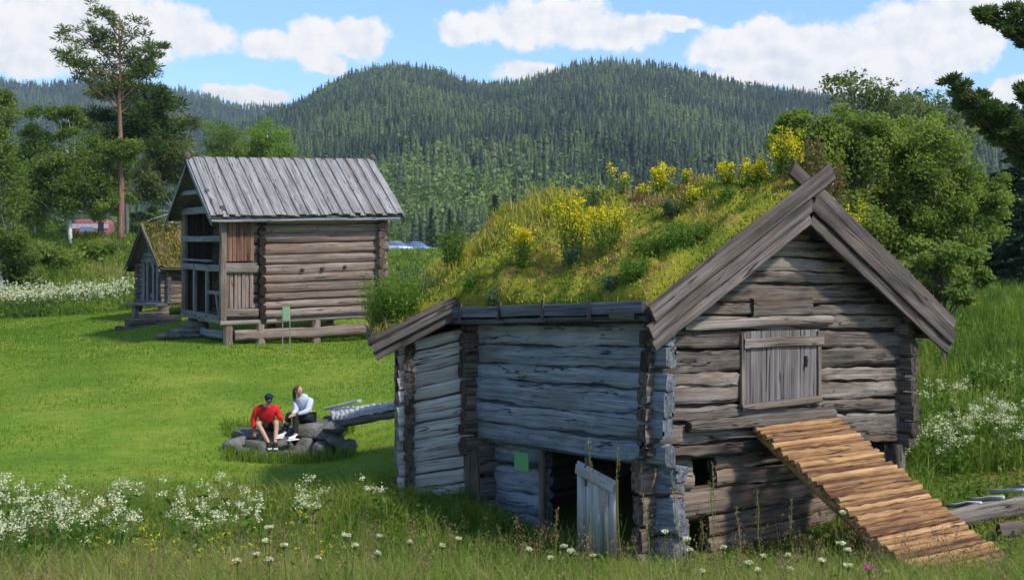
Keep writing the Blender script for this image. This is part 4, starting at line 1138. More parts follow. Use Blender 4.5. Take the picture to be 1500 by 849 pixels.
# ================================================================== stone abutment, rear log bridge
def chip(mb, c, r, rot, tilt):
    """broken angular stone: hull of random points, edges knocked off."""
    import bmesh
    bm = bmesh.new()
    for _ in range(17):
        q = np.array([RN.uniform(-1, 1) for _ in range(3)]); q = q / (np.abs(q) ** 5).sum() ** 0.2 * RN.uniform(0.84, 1.0)
        bm.verts.new(q)
    res = bmesh.ops.convex_hull(bm, input=bm.verts)
    bmesh.ops.delete(bm, geom=[v for v in bm.verts if not v.link_faces], context="VERTS")
    bmesh.ops.dissolve_limit(bm, angle_limit=0.2, verts=bm.verts, edges=bm.edges)
    bmesh.ops.bevel(bm, geom=bm.edges[:], offset=0.035, segments=1, affect="EDGES", clamp_overlap=True)
    bmesh.ops.triangulate(bm, faces=bm.faces[:])
    bmesh.ops.subdivide_edges(bm, edges=[e for e in bm.edges if e.calc_length() > 0.35], cuts=2, use_grid_fill=True)
    bm.verts.ensure_lookup_table(); v = np.array([x.co for x in bm.verts]); f = [tuple(x.index for x in p.verts) for p in bm.faces]; bm.free()
    v = v * (1 + 0.10 * (fbm(v[:, 0] * 2.2 + rot * 9 + 3, v[:, 1] * 2.2 + v[:, 2] * 1.7, RN.randint(0, 99), 3) - 0.45))[:, None]
    v = v * np.asarray(r) * 1.05; ct, st = math.cos(tilt), math.sin(tilt); x, z = v[:, 0] * ct - v[:, 2] * st, v[:, 0] * st + v[:, 2] * ct
    cr_, sr_ = math.cos(rot), math.sin(rot); mb.add(np.c_[x * cr_ - v[:, 1] * sr_, x * sr_ + v[:, 1] * cr_, z] + c, f)

def rock(px, py, Y, w_, h_, d_, lab, tilt=0.0, rot=0.0, box=3.0):
    s = Y / F; c_ = P(px, py + 2.5, Y); r = (w_ * s / 2, d_ / 2, h_ * s * 0.44)
    m_ = MB(); chip(m_, c_, r, rot, tilt)
    o = m_.build("rock", M_STONE, origin=c_ - np.array([0, 0, r[2]])); tag(o, lab, "rock", "rocks of the pile the two people sit on"); return o
rock(345, 646, 28.9, 34, 20, 0.8, "rounded rock at the far left end of the pile", 0.1)
rock(379, 650, 28.75, 42, 30, 0.7, "rock under the red-jacketed man's bare legs", -0.1)
rock(364, 634, 29.5, 46, 26, 0.9, "mossy rock at the man's right hand")
rock(413, 648, 28.85, 46, 28, 0.7, "wide rock below the woman's white shoes", 0.1)
rock(405, 634, 29.4, 60, 30, 0.9, "broad seat rock the man sits on")
rock(425, 664, 28.5, 46, 18, 0.6, "flat low rock at the front foot of the pile")
rock(444, 652, 28.7, 34, 32, 0.6, "upright rock in the middle of the pile's face", 0.2)
rock(462, 628, 29.2, 74, 36, 1.0, "largest grey boulder, the woman's seat", 0.12, 0.1, 4)
rock(471, 655, 28.6, 28, 26, 0.6, "small rock at the right foot of the pile", -0.3)
rock(490, 640, 28.9, 34, 32, 0.8, "dark block under the end of the rear log bridge", 0.0, 0.2, 4)
rock(494, 622, 28.6, 44, 22, 0.8, "tan block on which the rear log bridge rests", 0.05, 0.1, 4)
rock(509, 652, 28.5, 30, 28, 0.7, "shadowed block at the right end of the pile", 0.1)
rock(392, 662, 28.55, 30, 16, 0.5, "little rock below the man's black shoes")
rock(358, 655, 28.6, 24, 14, 0.4, "half-buried stone in the grass left of the man's feet")

br0, br1 = P(488, 612, 28.9), P(584, 594, 25.6)
br0b, br1b = P(484, 603, 30.3), P(592, 590, 26.9)
bridge = empty("log_bridge", (br0[0], br0[1], br0[2] - 0.25), "grey log bridge with pale pole ends from the rock pile to the barn's rear door", "bridge")
d_ = unit(br1 - br0)
m_ = MB(); beam(m_, br0 - UP * 0.14 - d_ * 0.3, br1 - UP * 0.17 + d_ * 0.3, 0.15, 0.15, kind="round", tone=0.3, wob=0.01); m_.build("stringer", M_DARKWOOD, bridge)
m_ = MB(); beam(m_, br0b - UP * 0.14 - d_ * 0.3, br1b - UP * 0.17, 0.15, 0.15, kind="round", tone=0.3, wob=0.01); m_.build("stringer", M_DARKWOOD, bridge)
nk = 14
M_POLE = wood("bleached_poles", (0.62, 0.60, 0.58), (0.44, 0.42, 0.40), (0.18, 0.165, 0.155), crack=0.3)
for k in range(nk):
    t = (k + 0.5) / nk; a_ = br0 + (br1 - br0) * t; c_ = br0b + (br1b - br0b) * t
    m_ = MB(); beam(m_, a_ - unit(c_ - a_) * RN.uniform(0.08, 0.16), c_ + unit(c_ - a_) * 0.1, 0.15, 0.12, kind="round", tone=0.6, endtone=0.25, wob=0.008); m_.build("pole", M_POLE, bridge)
m_ = MB(); beam(m_, br0b - d_ * 0.35 + UP * 0.10, br0b + d_ * 1.9 + UP * 0.12, 0.12, 0.07, tone=0.95, kind="round"); m_.build("edge_rail", M_POLE, bridge)

# ================================================================== people
def flat(name, c, rough=0.8): return flatmat(name, c, rough, 0.25, 0.12, 9.0)
M_SKIN = flat("skin", (0.52, 0.28, 0.19), 0.55); M_RED = flat("red_fleece", (0.62, 0.018, 0.022)); M_NAVY = flat("navy_cloth", (0.018, 0.022, 0.045))
M_BLK = flat("black_cloth", (0.016, 0.016, 0.019)); M_LILAC = flat("pale_grey_fleece", (0.52, 0.53, 0.62)); M_WHITE = flat("white_shoe", (0.75, 0.75, 0.75))
M_HAIR = flat("brown_hair", (0.10, 0.055, 0.03)); M_EYE = flat("dark_eye", (0.02, 0.015, 0.012)); M_LIP = flat("lips", (0.42, 0.13, 0.11)); M_GREYST = flat("grey_hood_lining", (0.3, 0.3, 0.3))
M_HAIRD = flat("dark_short_hair", (0.03, 0.022, 0.016))

def skin(name, joints, edges, mat, parent, root=0, sub=2):
    keys = list(joints); me = bpy.data.meshes.new(name)
    org = ORG[parent]
    me.from_pydata([tuple(np.asarray(joints[k][0]) - org) for k in keys], [(keys.index(a_), keys.index(b_)) for a_, b_ in edges], [])
    o = bpy.data.objects.new(name, me); col.objects.link(o)
    sk = o.modifiers.new("skin", "SKIN"); ss = o.modifiers.new("sub", "SUBSURF"); ss.levels = sub; ss.render_levels = sub
    for i, k in enumerate(keys):
        r = joints[k][1]; r = (r, r) if np.isscalar(r) else r
        me.skin_vertices[0].data[i].radius = r
        me.skin_vertices[0].data[i].use_root = (i == root)
    sk.use_smooth_shade = True
    dg = bpy.context.evaluated_depsgraph_get()
    nm = bpy.data.meshes.new_from_object(o.evaluated_get(dg))
    o.modifiers.clear(); o.data = nm; nm.materials.clear(); nm.materials.append(mat)
    o.parent = parent; ORG[o] = org
    return o

def join_into(o, mbs):
    """merge extra closed shapes (head features, fingers) into the one body mesh."""
    import bmesh
    bm = bmesh.new(); bm.from_mesh(o.data)
    for x in mbs:
        bm.from_mesh(x.data)
        n_ = x.data; bpy.data.objects.remove(x); bpy.data.meshes.remove(n_)
    bm.to_mesh(o.data); bm.free()

def head(parent, c, fwd, mat=M_SKIN, s=1.0):
    """head with brow, nose, mouth, chin and ears; returns object plus its frame."""
    fwd = unit(fwd); rt = unit(np.cross(fwd, UP)); up = np.cross(rt, fwd)
    nu, nv = 28, 22
    u = np.linspace(0, 2 * np.pi, nu, endpoint=False); w_ = np.linspace(-np.pi / 2, np.pi / 2, nv)
    U, W = np.meshgrid(u, w_)
    x = np.cos(W) * np.sin(U); y = np.cos(W) * np.cos(U); z = np.sin(W)
    g = lambda cx, cz, sx_, sz_: np.exp(-((x - cx) / sx_) ** 2 - ((z - cz) / sz_) ** 2) * (y > 0)
    X = x * 0.076 * (1 - 0.22 * np.clip(-z, 0, 1)); Z = z * 0.118
    Yd = y * 0.096 + 0.026 * g(0, -0.12, 0.16, 0.2) + 0.008 * g(0, -0.72, 0.35, 0.2) + 0.006 * g(0, 0.25, 0.6, 0.12) - 0.010 * g(0.38, 0.05, 0.2, 0.14) - 0.010 * g(-0.38, 0.05, 0.2, 0.14) + 0.005 * g(0, -0.5, 0.25, 0.06)
    v = np.asarray(c) + s * (X[..., None] * rt + Yd[..., None] * fwd + Z[..., None] * up)
    idx = np.arange(nu * nv).reshape(nv, nu)
    m_ = MB(); m_.add(v.reshape(-1, 3), np.stack([idx[:-1, :], np.roll(idx[:-1, :], -1, 1), np.roll(idx[1:, :], -1, 1), idx[1:, :]], -1).reshape(-1, 4))
    for sd_ in (-1, 1):
        m_2 = blob(m_, np.asarray(c) + s * (rt * 0.078 * sd_ - fwd * 0.005), (0.012 * s, 0.02 * s, 0.032 * s), 1, 0.05, nu=10, nv=7, box=2)
    o = m_.build("head_shape", mat, parent, smooth=True)
    return o, (fwd, rt, up)

def face(parent, c, fr, s=1.0):
    fwd, rt, up = fr
    for sd_ in (-1, 1):
        m_ = MB(); blob(m_, np.asarray(c) + s * (rt * 0.030 * sd_ + fwd * 0.082 + up * 0.006), (0.012, 0.008, 0.007), 1, 0.0, nu=10, nv=7, box=2); m_.build("eye", M_EYE, parent, smooth=True)
    m_ = MB(); blob(m_, np.asarray(c) + s * (fwd * 0.092 - up * 0.058), (0.022, 0.010, 0.008), 1, 0.0, nu=10, nv=7, box=2); m_.build("lips", M_LIP, parent, smooth=True)

def hand(parent, wrist, d, nrm, mirror=1, curl=0.5):
    """palm and five tapering, bent fingers in one skin."""
    d = unit(d); nrm = unit(nrm - d * (nrm @ d)); sd_ = np.cross(d, nrm) * mirror
    J = {"w": (wrist, 0.026), "p": (wrist + d * 0.05, (0.036, 0.018))}; E_ = [("w", "p")]
    for i, (off, ln) in enumerate(((-0.030, 0.075), (-0.010, 0.085), (0.010, 0.080), (0.030, 0.062))):
        b_ = wrist + d * 0.085 + sd_ * off
        k1 = b_ + d * ln * 0.42; k2 = k1 + unit(d - nrm * curl) * ln * 0.35; k3 = k2 + unit(d - nrm * curl * 2) * ln * 0.25
        J["a%d" % i] = (b_, 0.0105); J["b%d" % i] = (k1, 0.009); J["c%d" % i] = (k2, 0.008); J["d%d" % i] = (k3, 0.0065)
        E_ += [("p", "a%d" % i), ("a%d" % i, "b%d" % i), ("b%d" % i, "c%d" % i), ("c%d" % i, "d%d" % i)]
    t0 = wrist + d * 0.03 - sd_ * 0.034; t1 = t0 + unit(d * 0.8 - sd_ * 0.7) * 0.035; t2 = t1 + unit(d - sd_ * 0.2 - nrm * 0.3) * 0.028
    J["t0"] = (t0, 0.013); J["t1"] = (t1, 0.011); J["t2"] = (t2, 0.008); E_ += [("w", "t0"), ("t0", "t1"), ("t1", "t2")]
    return skin("hand_shape", J, E_, M_SKIN, parent, sub=1)

def shoe(parent, ankle, d, mat, sole, name="shoe"):
    d = unit((d[0], d[1], 0)); sdv = np.cross(d, UP)
    o = skin(name, {"h": (ankle - d * 0.03 - UP * 0.045, (0.042, 0.05)), "m": (ankle + d * 0.08 - UP * 0.05, (0.045, 0.045)), "t": (ankle + d * 0.19 - UP * 0.065, (0.042, 0.03)), "a": (ankle + UP * 0.02, 0.048)}, [("h", "m"), ("m", "t"), ("h", "a")], mat, parent)
    m_ = MB(); beam(m_, ankle - d * 0.085 - UP * 0.095, ankle + d * 0.235 - UP * 0.095, 0.09, 0.025, tone=0.5); m_.build("sole", sole, o)
    return o

# --- man in red, leaning forward, looking down at his left
Ym = 29.0
pel = P(393, 623, 29.15) ; chest = P(390, 602, 29.0); neck = P(391, 593, 28.93); hc = P(394, 584.5, 28.86)
man = empty("person", tuple(P(397, 655, 28.75)), "person in a red jacket, dark cap and black shorts sitting on the rocks", "person")
kneeR = P(377, 619, 28.72); ankR = P(394, 649, 28.55); kneeL = P(405, 617, 28.72); ankL = P(403, 649, 28.5)
shR = P(376, 599, 28.98); shL = P(405, 598, 28.98); elR = P(371, 614, 29.02); wrR = P(372, 630, 28.95); elL = P(409, 610, 29.0); wrL = P(417, 616.5, 28.8)
hipR = P(386, 622, 29.1); hipL = P(400, 622, 29.1)
J = {"pel": (pel, (0.15, 0.12)), "ab": ((pel + chest) / 2, (0.145, 0.11)), "ch": (chest, (0.16, 0.12)), "nk": (neck, 0.06), "sk": (hc - UP * 0.03, 0.055),
     "hr": (hipR, 0.085), "kr": (kneeR, 0.06), "cr": (kneeR * 0.6 + ankR * 0.4 + (0, 0.03, 0), 0.055), "ar": (ankR, 0.038), "hl": (hipL, 0.085), "kl": (kneeL, 0.06), "cl": (kneeL * 0.6 + ankL * 0.4 + (0, 0.03, 0), 0.055), "al": (ankL, 0.038),
     "sr": (shR, 0.06), "er": (elR, 0.043), "wr": (wrR, 0.028), "sl": (shL, 0.06), "el": (elL, 0.043), "wl": (wrL, 0.028)}
EB = [("pel", "ab"), ("ab", "ch"), ("ch", "nk"), ("nk", "sk"), ("pel", "hr"), ("hr", "kr"), ("kr", "cr"), ("cr", "ar"), ("pel", "hl"), ("hl", "kl"), ("kl", "cl"), ("cl", "al"), ("ch", "sr"), ("sr", "er"), ("er", "wr"), ("ch", "sl"), ("sl", "el"), ("el", "wl")]
body = skin("body", J, EB, M_SKIN, man)
hd, fr = head(man, hc, (0.18, -0.85, -0.5))
join_into(body, [hd, hand(man, wrR, wrR - elR, np.array([-0.3, -0.8, 0.3]), 1, 0.6), hand(man, wrL, wrL - elL, np.array([0, -0.3, 0.9]), -1, 0.5)])
face(man, hc, fr)
lift = lambda k, dr: (J[k][0], tuple(np.array(J[k][1] if not np.isscalar(J[k][1]) else (J[k][1],) * 2) + dr))
jk = {k: lift(k, 0.028) for k in ("pel", "ab", "ch", "sr", "er", "wr", "sl", "el", "wl")}
jk["nk"] = (neck - UP * 0.02, 0.075)
jk["wr"] = (wrR * 0.92 + elR * 0.08, 0.042); jk["wl"] = (wrL * 0.92 + elL * 0.08, 0.042)
jacket = skin("jacket", jk, [e_ for e_ in EB if e_[0] in jk and e_[1] in jk], M_RED, man)
st = {k: lift(k, 0.022) for k in ("pel", "hr", "hl")}; st["kr"] = (hipR * 0.22 + kneeR * 0.78, 0.085); st["kl"] = (hipL * 0.22 + kneeL * 0.78, 0.085)
st["pel"] = (pel - UP * 0.03, (0.165, 0.135))
skin("shorts", st, [("pel", "hr"), ("hr", "kr"), ("pel", "hl"), ("hl", "kl")], M_BLK, man)
shoe(man, ankR, (0.3, -1, 0), M_BLK, M_WHITE); shoe(man, ankL, (0.25, -1, 0), M_BLK, M_WHITE)
fwd, rt, up = fr
m_ = MB(); blob(m_, hc + up * 0.055 - fwd * 0.012, (0.098, 0.108, 0.085), 2, 0.02, nu=20, nv=13, box=2.1)
cap = m_.build("cap", M_NAVY, man, smooth=True)
m_ = MB(); slab(m_, [hc + fwd * f_ + rt * r_ + up * (0.045 - 0.01 * (abs(r_) > 0.05)) for f_, r_ in ((0.07, -0.075), (0.13, -0.06), (0.165, 0), (0.13, 0.06), (0.07, 0.075))], -up * 0.012); m_.build("brim", M_NAVY, cap)
m_ = MB(); blob(m_, hc - fwd * 0.03 - up * 0.01, (0.085, 0.085, 0.07), 2, 0.05, nu=16, nv=9, box=2); m_.build("hair", M_HAIRD, man, smooth=True)

# --- woman in a pale hoodie, turned to her left, looking to the right
wpel = P(452, 611, 29.1); wch = P(445, 590, 29.05); wnk = P(440, 579, 29.02); whc = P(437.5, 572, 28.98)
woman = empty("person", tuple(P(425, 640, 28.75)), "person with brown ponytail, pale hoodie and black trousers sitting on a boulder", "person")
wkR = P(423, 606, 28.85); waR = P(416, 634, 28.7); wkL = P(432, 608, 28.65); waL = P(432, 637, 28.5)
wsR = P(433, 588, 29.1); wsL = P(455, 587, 28.95); weR = P(434, 601, 29.0); wwR = P(428, 607, 28.75); weL = P(450, 602, 28.72); wwL = P(435, 606.5, 28.62)
whR = P(447, 611, 29.15); whL = P(453, 612, 29.0)
J2 = {"pel": (wpel, (0.135, 0.12)), "ab": ((wpel + wch) / 2, (0.115, 0.095)), "ch": (wch, (0.125, 0.10)), "nk": (wnk, 0.05), "sk": (whc - UP * 0.03, 0.05),
      "hr": (whR, 0.085), "kr": (wkR, 0.058), "cr": (wkR * 0.6 + waR * 0.4 + (0.02, 0.02, 0), 0.054), "ar": (waR, 0.036), "hl": (whL, 0.085), "kl": (wkL, 0.058), "cl": (wkL * 0.6 + waL * 0.4 + (0.02, 0.02, 0), 0.054), "al": (waL, 0.036),
      "sr": (wsR, 0.052), "er": (weR, 0.038), "wr": (wwR, 0.025), "sl": (wsL, 0.052), "el": (weL, 0.038), "wl": (wwL, 0.025)}
J1 = J; J = J2
wbody = skin("body", J2, EB, M_SKIN, woman)
hd, wfr = head(woman, whc, (0.75, -0.62, 0.05), s=0.95)
join_into(wbody, [hd, hand(woman, wwR, wwR - weR, np.array([0, -0.2, 0.9]), 1, 0.5), hand(woman, wwL, wwL - weL, np.array([0, -0.3, 0.9]), -1, 0.5)])
face(woman, whc, wfr, 0.95)
hj = {k: lift(k, 0.03) for k in ("pel", "ab", "ch", "sr", "er", "sl", "el")}
hj["pel"] = (wpel + UP * 0.06, (0.15, 0.13)); hj["nk"] = (wnk - UP * 0.02, 0.07); hj["wr"] = (wwR * 0.92 + weR * 0.08, 0.042); hj["wl"] = (wwL * 0.92 + weL * 0.08, 0.042)
hoodie = skin("hoodie", hj, [e_ for e_ in EB if e_[0] in hj and e_[1] in hj], M_LILAC, woman)
m_ = MB(); blob(m_, wnk + np.array([0.05, 0.09, -0.03]), (0.11, 0.08, 0.07), 5, 0.1, nu=14, nv=9, box=2); m_.build("hood", M_LILAC, hoodie, smooth=True)
tj = {k: lift(k, 0.02) for k in ("pel", "hr", "kr", "cr", "hl", "kl", "cl")}; tj["ar"] = (waR + UP * 0.02, 0.058); tj["al"] = (waL + UP * 0.02, 0.058)
skin("trousers", tj, [("pel", "hr"), ("hr", "kr"), ("kr", "cr"), ("cr", "ar"), ("pel", "hl"), ("hl", "kl"), ("kl", "cl"), ("cl", "al")], M_BLK, woman)
shoe(woman, waR, (-0.7, -0.7, 0), M_WHITE, M_WHITE); shoe(woman, waL, (-0.6, -0.8, 0), M_WHITE, M_WHITE)
fwd, rt, up = wfr
m_ = MB(); blob(m_, whc + up * 0.035 - fwd * 0.026, (0.084, 0.094, 0.098), 2, 0.04, nu=20, nv=13, box=2.1); hr_ = m_.build("hair", M_HAIR, woman, smooth=True)
m_ = MB(); tube(m_, [whc - fwd * 0.10 + up * 0.06, whc - fwd * 0.145 + up * 0.02, whc - fwd * 0.15 - UP * 0.10, whc - fwd * 0.13 - UP * 0.22, whc - fwd * 0.12 - UP * 0.28], [0.025, 0.04, 0.042, 0.03, 0.008], 9, 0.5, jit=0.1); m_.build("ponytail", M_HAIR, hr_, smooth=True)
# ================================================================== foliage materials
LM = {
 "birch": leafmat("birch_leaves", [(0, (0.085, 0.135, 0.03)), (0.5, (0.15, 0.21, 0.046)), (1, (0.24, 0.29, 0.07))], 0.55),
 "bright": leafmat("bright_birch_leaves", [(0, (0.10, 0.17, 0.02)), (0.5, (0.17, 0.26, 0.035)), (1, (0.26, 0.34, 0.055))], 0.5),
 "willow": leafmat("willow_leaves", [(0, (0.11, 0.165, 0.04)), (0.5, (0.195, 0.255, 0.058)), (1, (0.29, 0.33, 0.08))], 0.55),
 "greywillow": leafmat("grey_birch_leaves", [(0, (0.09, 0.12, 0.05)), (0.5, (0.15, 0.18, 0.07)), (1, (0.22, 0.25, 0.10))], 0.5),
 "pine": leafmat("pine_needles", [(0, (0.03, 0.058, 0.02)), (0.5, (0.075, 0.12, 0.034)), (1, (0.15, 0.19, 0.055))], 0.35),
 "spruce": leafmat("spruce_needles", [(0, (0.008, 0.02, 0.008)), (0.5, (0.018, 0.036, 0.012)), (1, (0.035, 0.06, 0.018))], 0.1),
 "herb": leafmat("herb_leaves", [(0, (0.05, 0.105, 0.016)), (0.5, (0.105, 0.185, 0.024)), (1, (0.19, 0.25, 0.04))], 0.45),
 "blueherb": leafmat("grey_green_leaves", [(0, (0.04, 0.085, 0.04)), (0.5, (0.08, 0.13, 0.06)), (1, (0.15, 0.20, 0.10))], 0.3),
 "yellow": leafmat("yellow_petals", [(0, (0.42, 0.33, 0.01)), (0.5, (0.68, 0.55, 0.015)), (1, (0.80, 0.68, 0.03))], 0.35, tboost=1.0),
 "white": leafmat("cream_petals", [(0, (0.50, 0.49, 0.24)), (0.5, (0.70, 0.68, 0.40)), (1, (0.80, 0.79, 0.58))], 0.3, tboost=0.8),
 "pink": leafmat("pink_petals", [(0, (0.45, 0.04, 0.25)), (1, (0.62, 0.08, 0.38))], 0.3, tboost=0.8),
 "dry": leafmat("dry_seed_heads", [(0, (0.14, 0.085, 0.04)), (0.5, (0.26, 0.16, 0.085)), (1, (0.38, 0.27, 0.15))], 0.3, tboost=0.9),
 "lawn": leafmat("lawn_grass", [(0, (0.07, 0.14, 0.012)), (0.5, (0.135, 0.225, 0.017)), (1, (0.25, 0.30, 0.035))], 0.45),
 "mead": leafmat("meadow_blades", [(0, (0.055, 0.105, 0.014)), (0.4, (0.125, 0.205, 0.022)), (0.75, (0.22, 0.28, 0.04)), (1, (0.33, 0.29, 0.10))], 0.45),
}
M_BARK = wood("grey_bark", (0.22, 0.19, 0.16), (0.12, 0.10, 0.085), (0.04, 0.032, 0.027), crack=0.8)
M_PBARK = wood("orange_pine_bark", (0.34, 0.20, 0.14), (0.20, 0.105, 0.07), (0.06, 0.036, 0.028), (0.13, 0.10, 0.085), crack=0.8)
M_BBARK = wood("white_birch_bark", (0.70, 0.68, 0.64), (0.52, 0.49, 0.45), (0.10, 0.09, 0.08), crack=0.7)


def limb_pts(a_, b_, n=5, sag=0.0, wig=0.06):
    a_ = np.asarray(a_); b_ = np.asarray(b_); L = np.linalg.norm(b_ - a_)
    t = np.linspace(0, 1, n)[:, None]
    p = a_ + (b_ - a_) * t + NR.normal(0, 1, (n, 3)) * wig * L * (t * (1 - t) * 2)
    p[:, 2] += sag * L * (t[:, 0] * (1 - t[:, 0]))
    return p


def broad(name, label, base, crowns, nleaf, lsize, leaf, bark=None, trunk_r=0.14, cat="tree", group=None, nclump=46, cr=0.30, gap=0.75, trunk_top=None, aspect=0.6):
    """broadleaf tree or bush. crowns: list of (centre, (rx, ry, rz))."""
    base = np.asarray(base, float)
    root = empty(name, tuple(base), label, cat, group)
    m_ = MB(); tr = MB()
    vol = np.array([r[0] * r[1] * r[2] for _, r in crowns]) ** 0.67; vol = vol / vol.sum()
    top = trunk_top if trunk_top is not None else crowns[0][0] + np.array([0, 0, crowns[0][1][2] * 0.5])
    tp = limb_pts(base - UP * 0.2, top, 8, 0, 0.03)
    tube(tr, tp, np.linspace(trunk_r, trunk_r * 0.25, 8), 8, 0.55, jit=0.1)
    for (c_, r_), fr_ in zip(crowns, vol):
        c_ = np.asarray(c_, float); r_ = np.asarray(r_, float)
        k = max(6, int(nclump * fr_)); d = rand_dirs(k) * (NR.random((k, 1)) ** 0.42)
        d[:, 2] *= 0.98
        cl = c_ + d * r_ * 0.92
        crad = cr * r_.mean() * NR.uniform(0.6, 1.25, k)
        ctone = np.clip(NR.normal(0.5, 0.20, k), 0.05, 0.95)
        for j in range(k):
            if NR.random() < gap or True:
                i0 = NR.integers(2, 7); 
                tube(tr, limb_pts(tp[i0], cl[j], 4, 0.05, 0.07), np.linspace(trunk_r * 0.28, trunk_r * 0.05, 4), 5, 0.5, cap=False)
        per = NR.multinomial(int(nleaf * fr_), crad ** 2 / (crad ** 2).sum())
        for j in range(k):
            nn = per[j]
            if nn == 0: continue
            q = NR.normal(0, 1, (nn, 3)); q = q / np.linalg.norm(q, axis=1)[:, None] * (NR.random((nn, 1)) ** 0.45)
            pts = cl[j] + q * crad[j] * np.array([1.15, 1.15, 0.75])
            sprig = NR.random(nn) < 0.12
            pts[sprig] += q[sprig] * crad[j] * 0.5
            leaves(m_, pts, lsize * NR.uniform(0.6, 1.35, nn), aspect, np.clip(ctone[j] + NR.normal(0, 0.13, nn), 0, 1), 0, flat=0.25)
    m_.build("crown", LM[leaf], root)
    tr.build("trunk", bark or M_BARK, root)
    return root


def px_crown(cx, cy, hw, hh, Y, dy=None):
    s = Y / F
    return (P(cx, cy, Y), (hw * s, (dy if dy else hw * s), hh * s))


def gbase(px, py, Y):
    b_ = P(px, py, Y); b_[2] = float(zt(b_[0], b_[1])); return b_


def needles(m_, c_, rad, n, ln, tone, droop=0.2):
    """tufts of needles around a twig end."""
    q = rand_dirs(n) * (NR.random((n, 1)) ** 0.5) * rad
    ax = unit_rows(q + np.array([0, 0, 0.25 * np.mean(rad)]))
    leaves(m_, c_ + q, ln * NR.uniform(0.7, 1.3, n), 0.22, np.clip(tone + NR.normal(0, 0.15, n), 0, 1), 0, axis=ax)


def unit_rows(v): return v / (np.linalg.norm(v, axis=1)[:, None] + 1e-9)


def pine(name, label, base, height, limbs, r0, bark, lean=0.0, ntuft=260, ln=0.3, group=None, tone=0.5, radmul=1.0):
    """limbs: (fraction of height where it leaves the trunk, end point, clump radius)."""
    base = np.asarray(base, float); root = empty(name, tuple(base), label, "tree", group)
    top = base + np.array([lean, 0, height])
    tp = limb_pts(base - UP * 0.3, top, 12, 0, 0.008)
    tr = MB(); tube(tr, tp, np.linspace(r0, r0 * 0.15, 12), 10, 0.6, jit=0.08)
    cr = MB()
    for f, e_, rad in limbs:
        st = tp[0] + (tp[-1] - tp[0]) * f; e_ = np.asarray(e_, float)
        lp = limb_pts(st, e_, 6, -0.12, 0.05)
        tube(tr, lp, np.linspace(r0 * 0.30, r0 * 0.05, 6), 6, 0.5, cap=False)
        if rad <= 0: continue
        L = np.linalg.norm(e_ - st)
        nsub = max(2, int(L / max(rad, .2)) + 1)
        for j in range(nsub):
            t = 1 - 0.62 * j / nsub
            c_ = st + (e_ - st) * t + NR.normal(0, 1, 3) * rad * np.array([0.55, 0.55, 0.3])
            ii = min(5, max(1, int(t * 5)))
            tube(tr, limb_pts(lp[ii - 1], c_, 3, 0, 0.05), [r0 * 0.07, r0 * 0.05, r0 * 0.03], 4, 0.5, cap=False)
            tn = np.clip(tone + NR.normal(0, 0.16), 0, 1)
            needles(cr, c_, np.array([rad * 1.05, rad * 1.05, rad * 0.55]) * radmul, ntuft, ln, tn)
    cr.build("crown", LM["pine"], root); tr.build("trunk", bark, root)
    return root


def spruce(name, label, base, H, R_, nq=9000, group=None, ln=0.5, leaf="spruce", tone=0.5):
    base = np.asarray(base, float); root = empty(name, tuple(base), label, "tree", group)
    tr = MB(); tube(tr, [base - UP * 0.2, base + UP * H * 0.5, base + UP * H], [R_ * 0.06, R_ * 0.035, 0.01], 8, 0.4)
    m_ = MB(); lv = int(H / 0.42)
    C_ = []; AX = []; TN = []
    for i in range(lv):
        z = 0.25 + (H - 0.3) * i / lv; L = R_ * (1 - z / H) ** 0.8 * NR.uniform(0.75, 1.15) + 0.1
        nb = NR.integers(6, 10)
        for b_ in range(nb):
            an = NR.uniform(0, 6.283); d = np.array([math.cos(an), math.sin(an), 0]); l = L * NR.uniform(0.7, 1.2)
            k = max(4, int(nq / lv / nb)); t = NR.random(k) ** 0.7
            p = base + d * (t * l)[:, None] + UP * (z - 0.38 * l * t ** 1.3 + 0.12 * l * t ** 3)[:, None]
            p = p + NR.normal(0, 1, (k, 3)) * np.array([0.13, 0.13, 0.06]) * (0.4 + l * 0.35)
            C_.append(p); AX.append(np.tile(d + np.array([0, 0, -0.35]), (k, 1)) + NR.normal(0, 0.3, (k, 3))); TN.append(np.clip(tone + NR.normal(0, 0.15) + NR.normal(0, 0.1, k), 0, 1))
    leaves(m_, np.concatenate(C_), ln * NR.uniform(0.6, 1.3, sum(map(len, C_))), 0.3, np.concatenate(TN), 0, axis=unit_rows(np.concatenate(AX)))
    m_.build("crown", LM[leaf], root); tr.build("trunk", M_BARK, root)
    return root

# ================================================================== trees on the left bank
Yp = 80.0; s = Yp / F
pb = gbase(177, 356, Yp)
def pl(px, py, rad, dy=0.0): return (P(px, py, Yp) + np.array([0, dy, 0]), rad * s)
LB = []
for f, px, py, rd in ((1.0, 140, 12, 13), (0.97, 158, 18, 14), (0.95, 118, 32, 13), (0.93, 180, 26, 15), (0.90, 205, 42, 15), (0.88, 100, 42, 13), (0.87, 150, 42, 16), (0.85, 222, 60, 14), (0.83, 128, 58, 16), (0.8, 190, 62, 18),
                     (0.79, 100, 70, 15), (0.77, 228, 70, 13), (0.76, 150, 75, 18), (0.74, 112, 88, 16), (0.73, 205, 85, 18), (0.71, 170, 90, 20), (0.70, 135, 97, 17), (0.69, 222, 100, 15), (0.68, 190, 104, 18), (0.66, 155, 110, 16),
                     (0.64, 215, 112, 13), (0.66, 95, 80, 12), (0.72, 236, 62, 10)):
    e_, r_ = pl(px, py, rd, NR.uniform(-1.6, 1.6)); LB.append((f - 0.06, e_, r_))
e_, r_ = pl(205, 255, 0); LB.append((0.24, e_, 0))
e_, r_ = pl(140, 285, 0); LB.append((0.20, e_, 0))
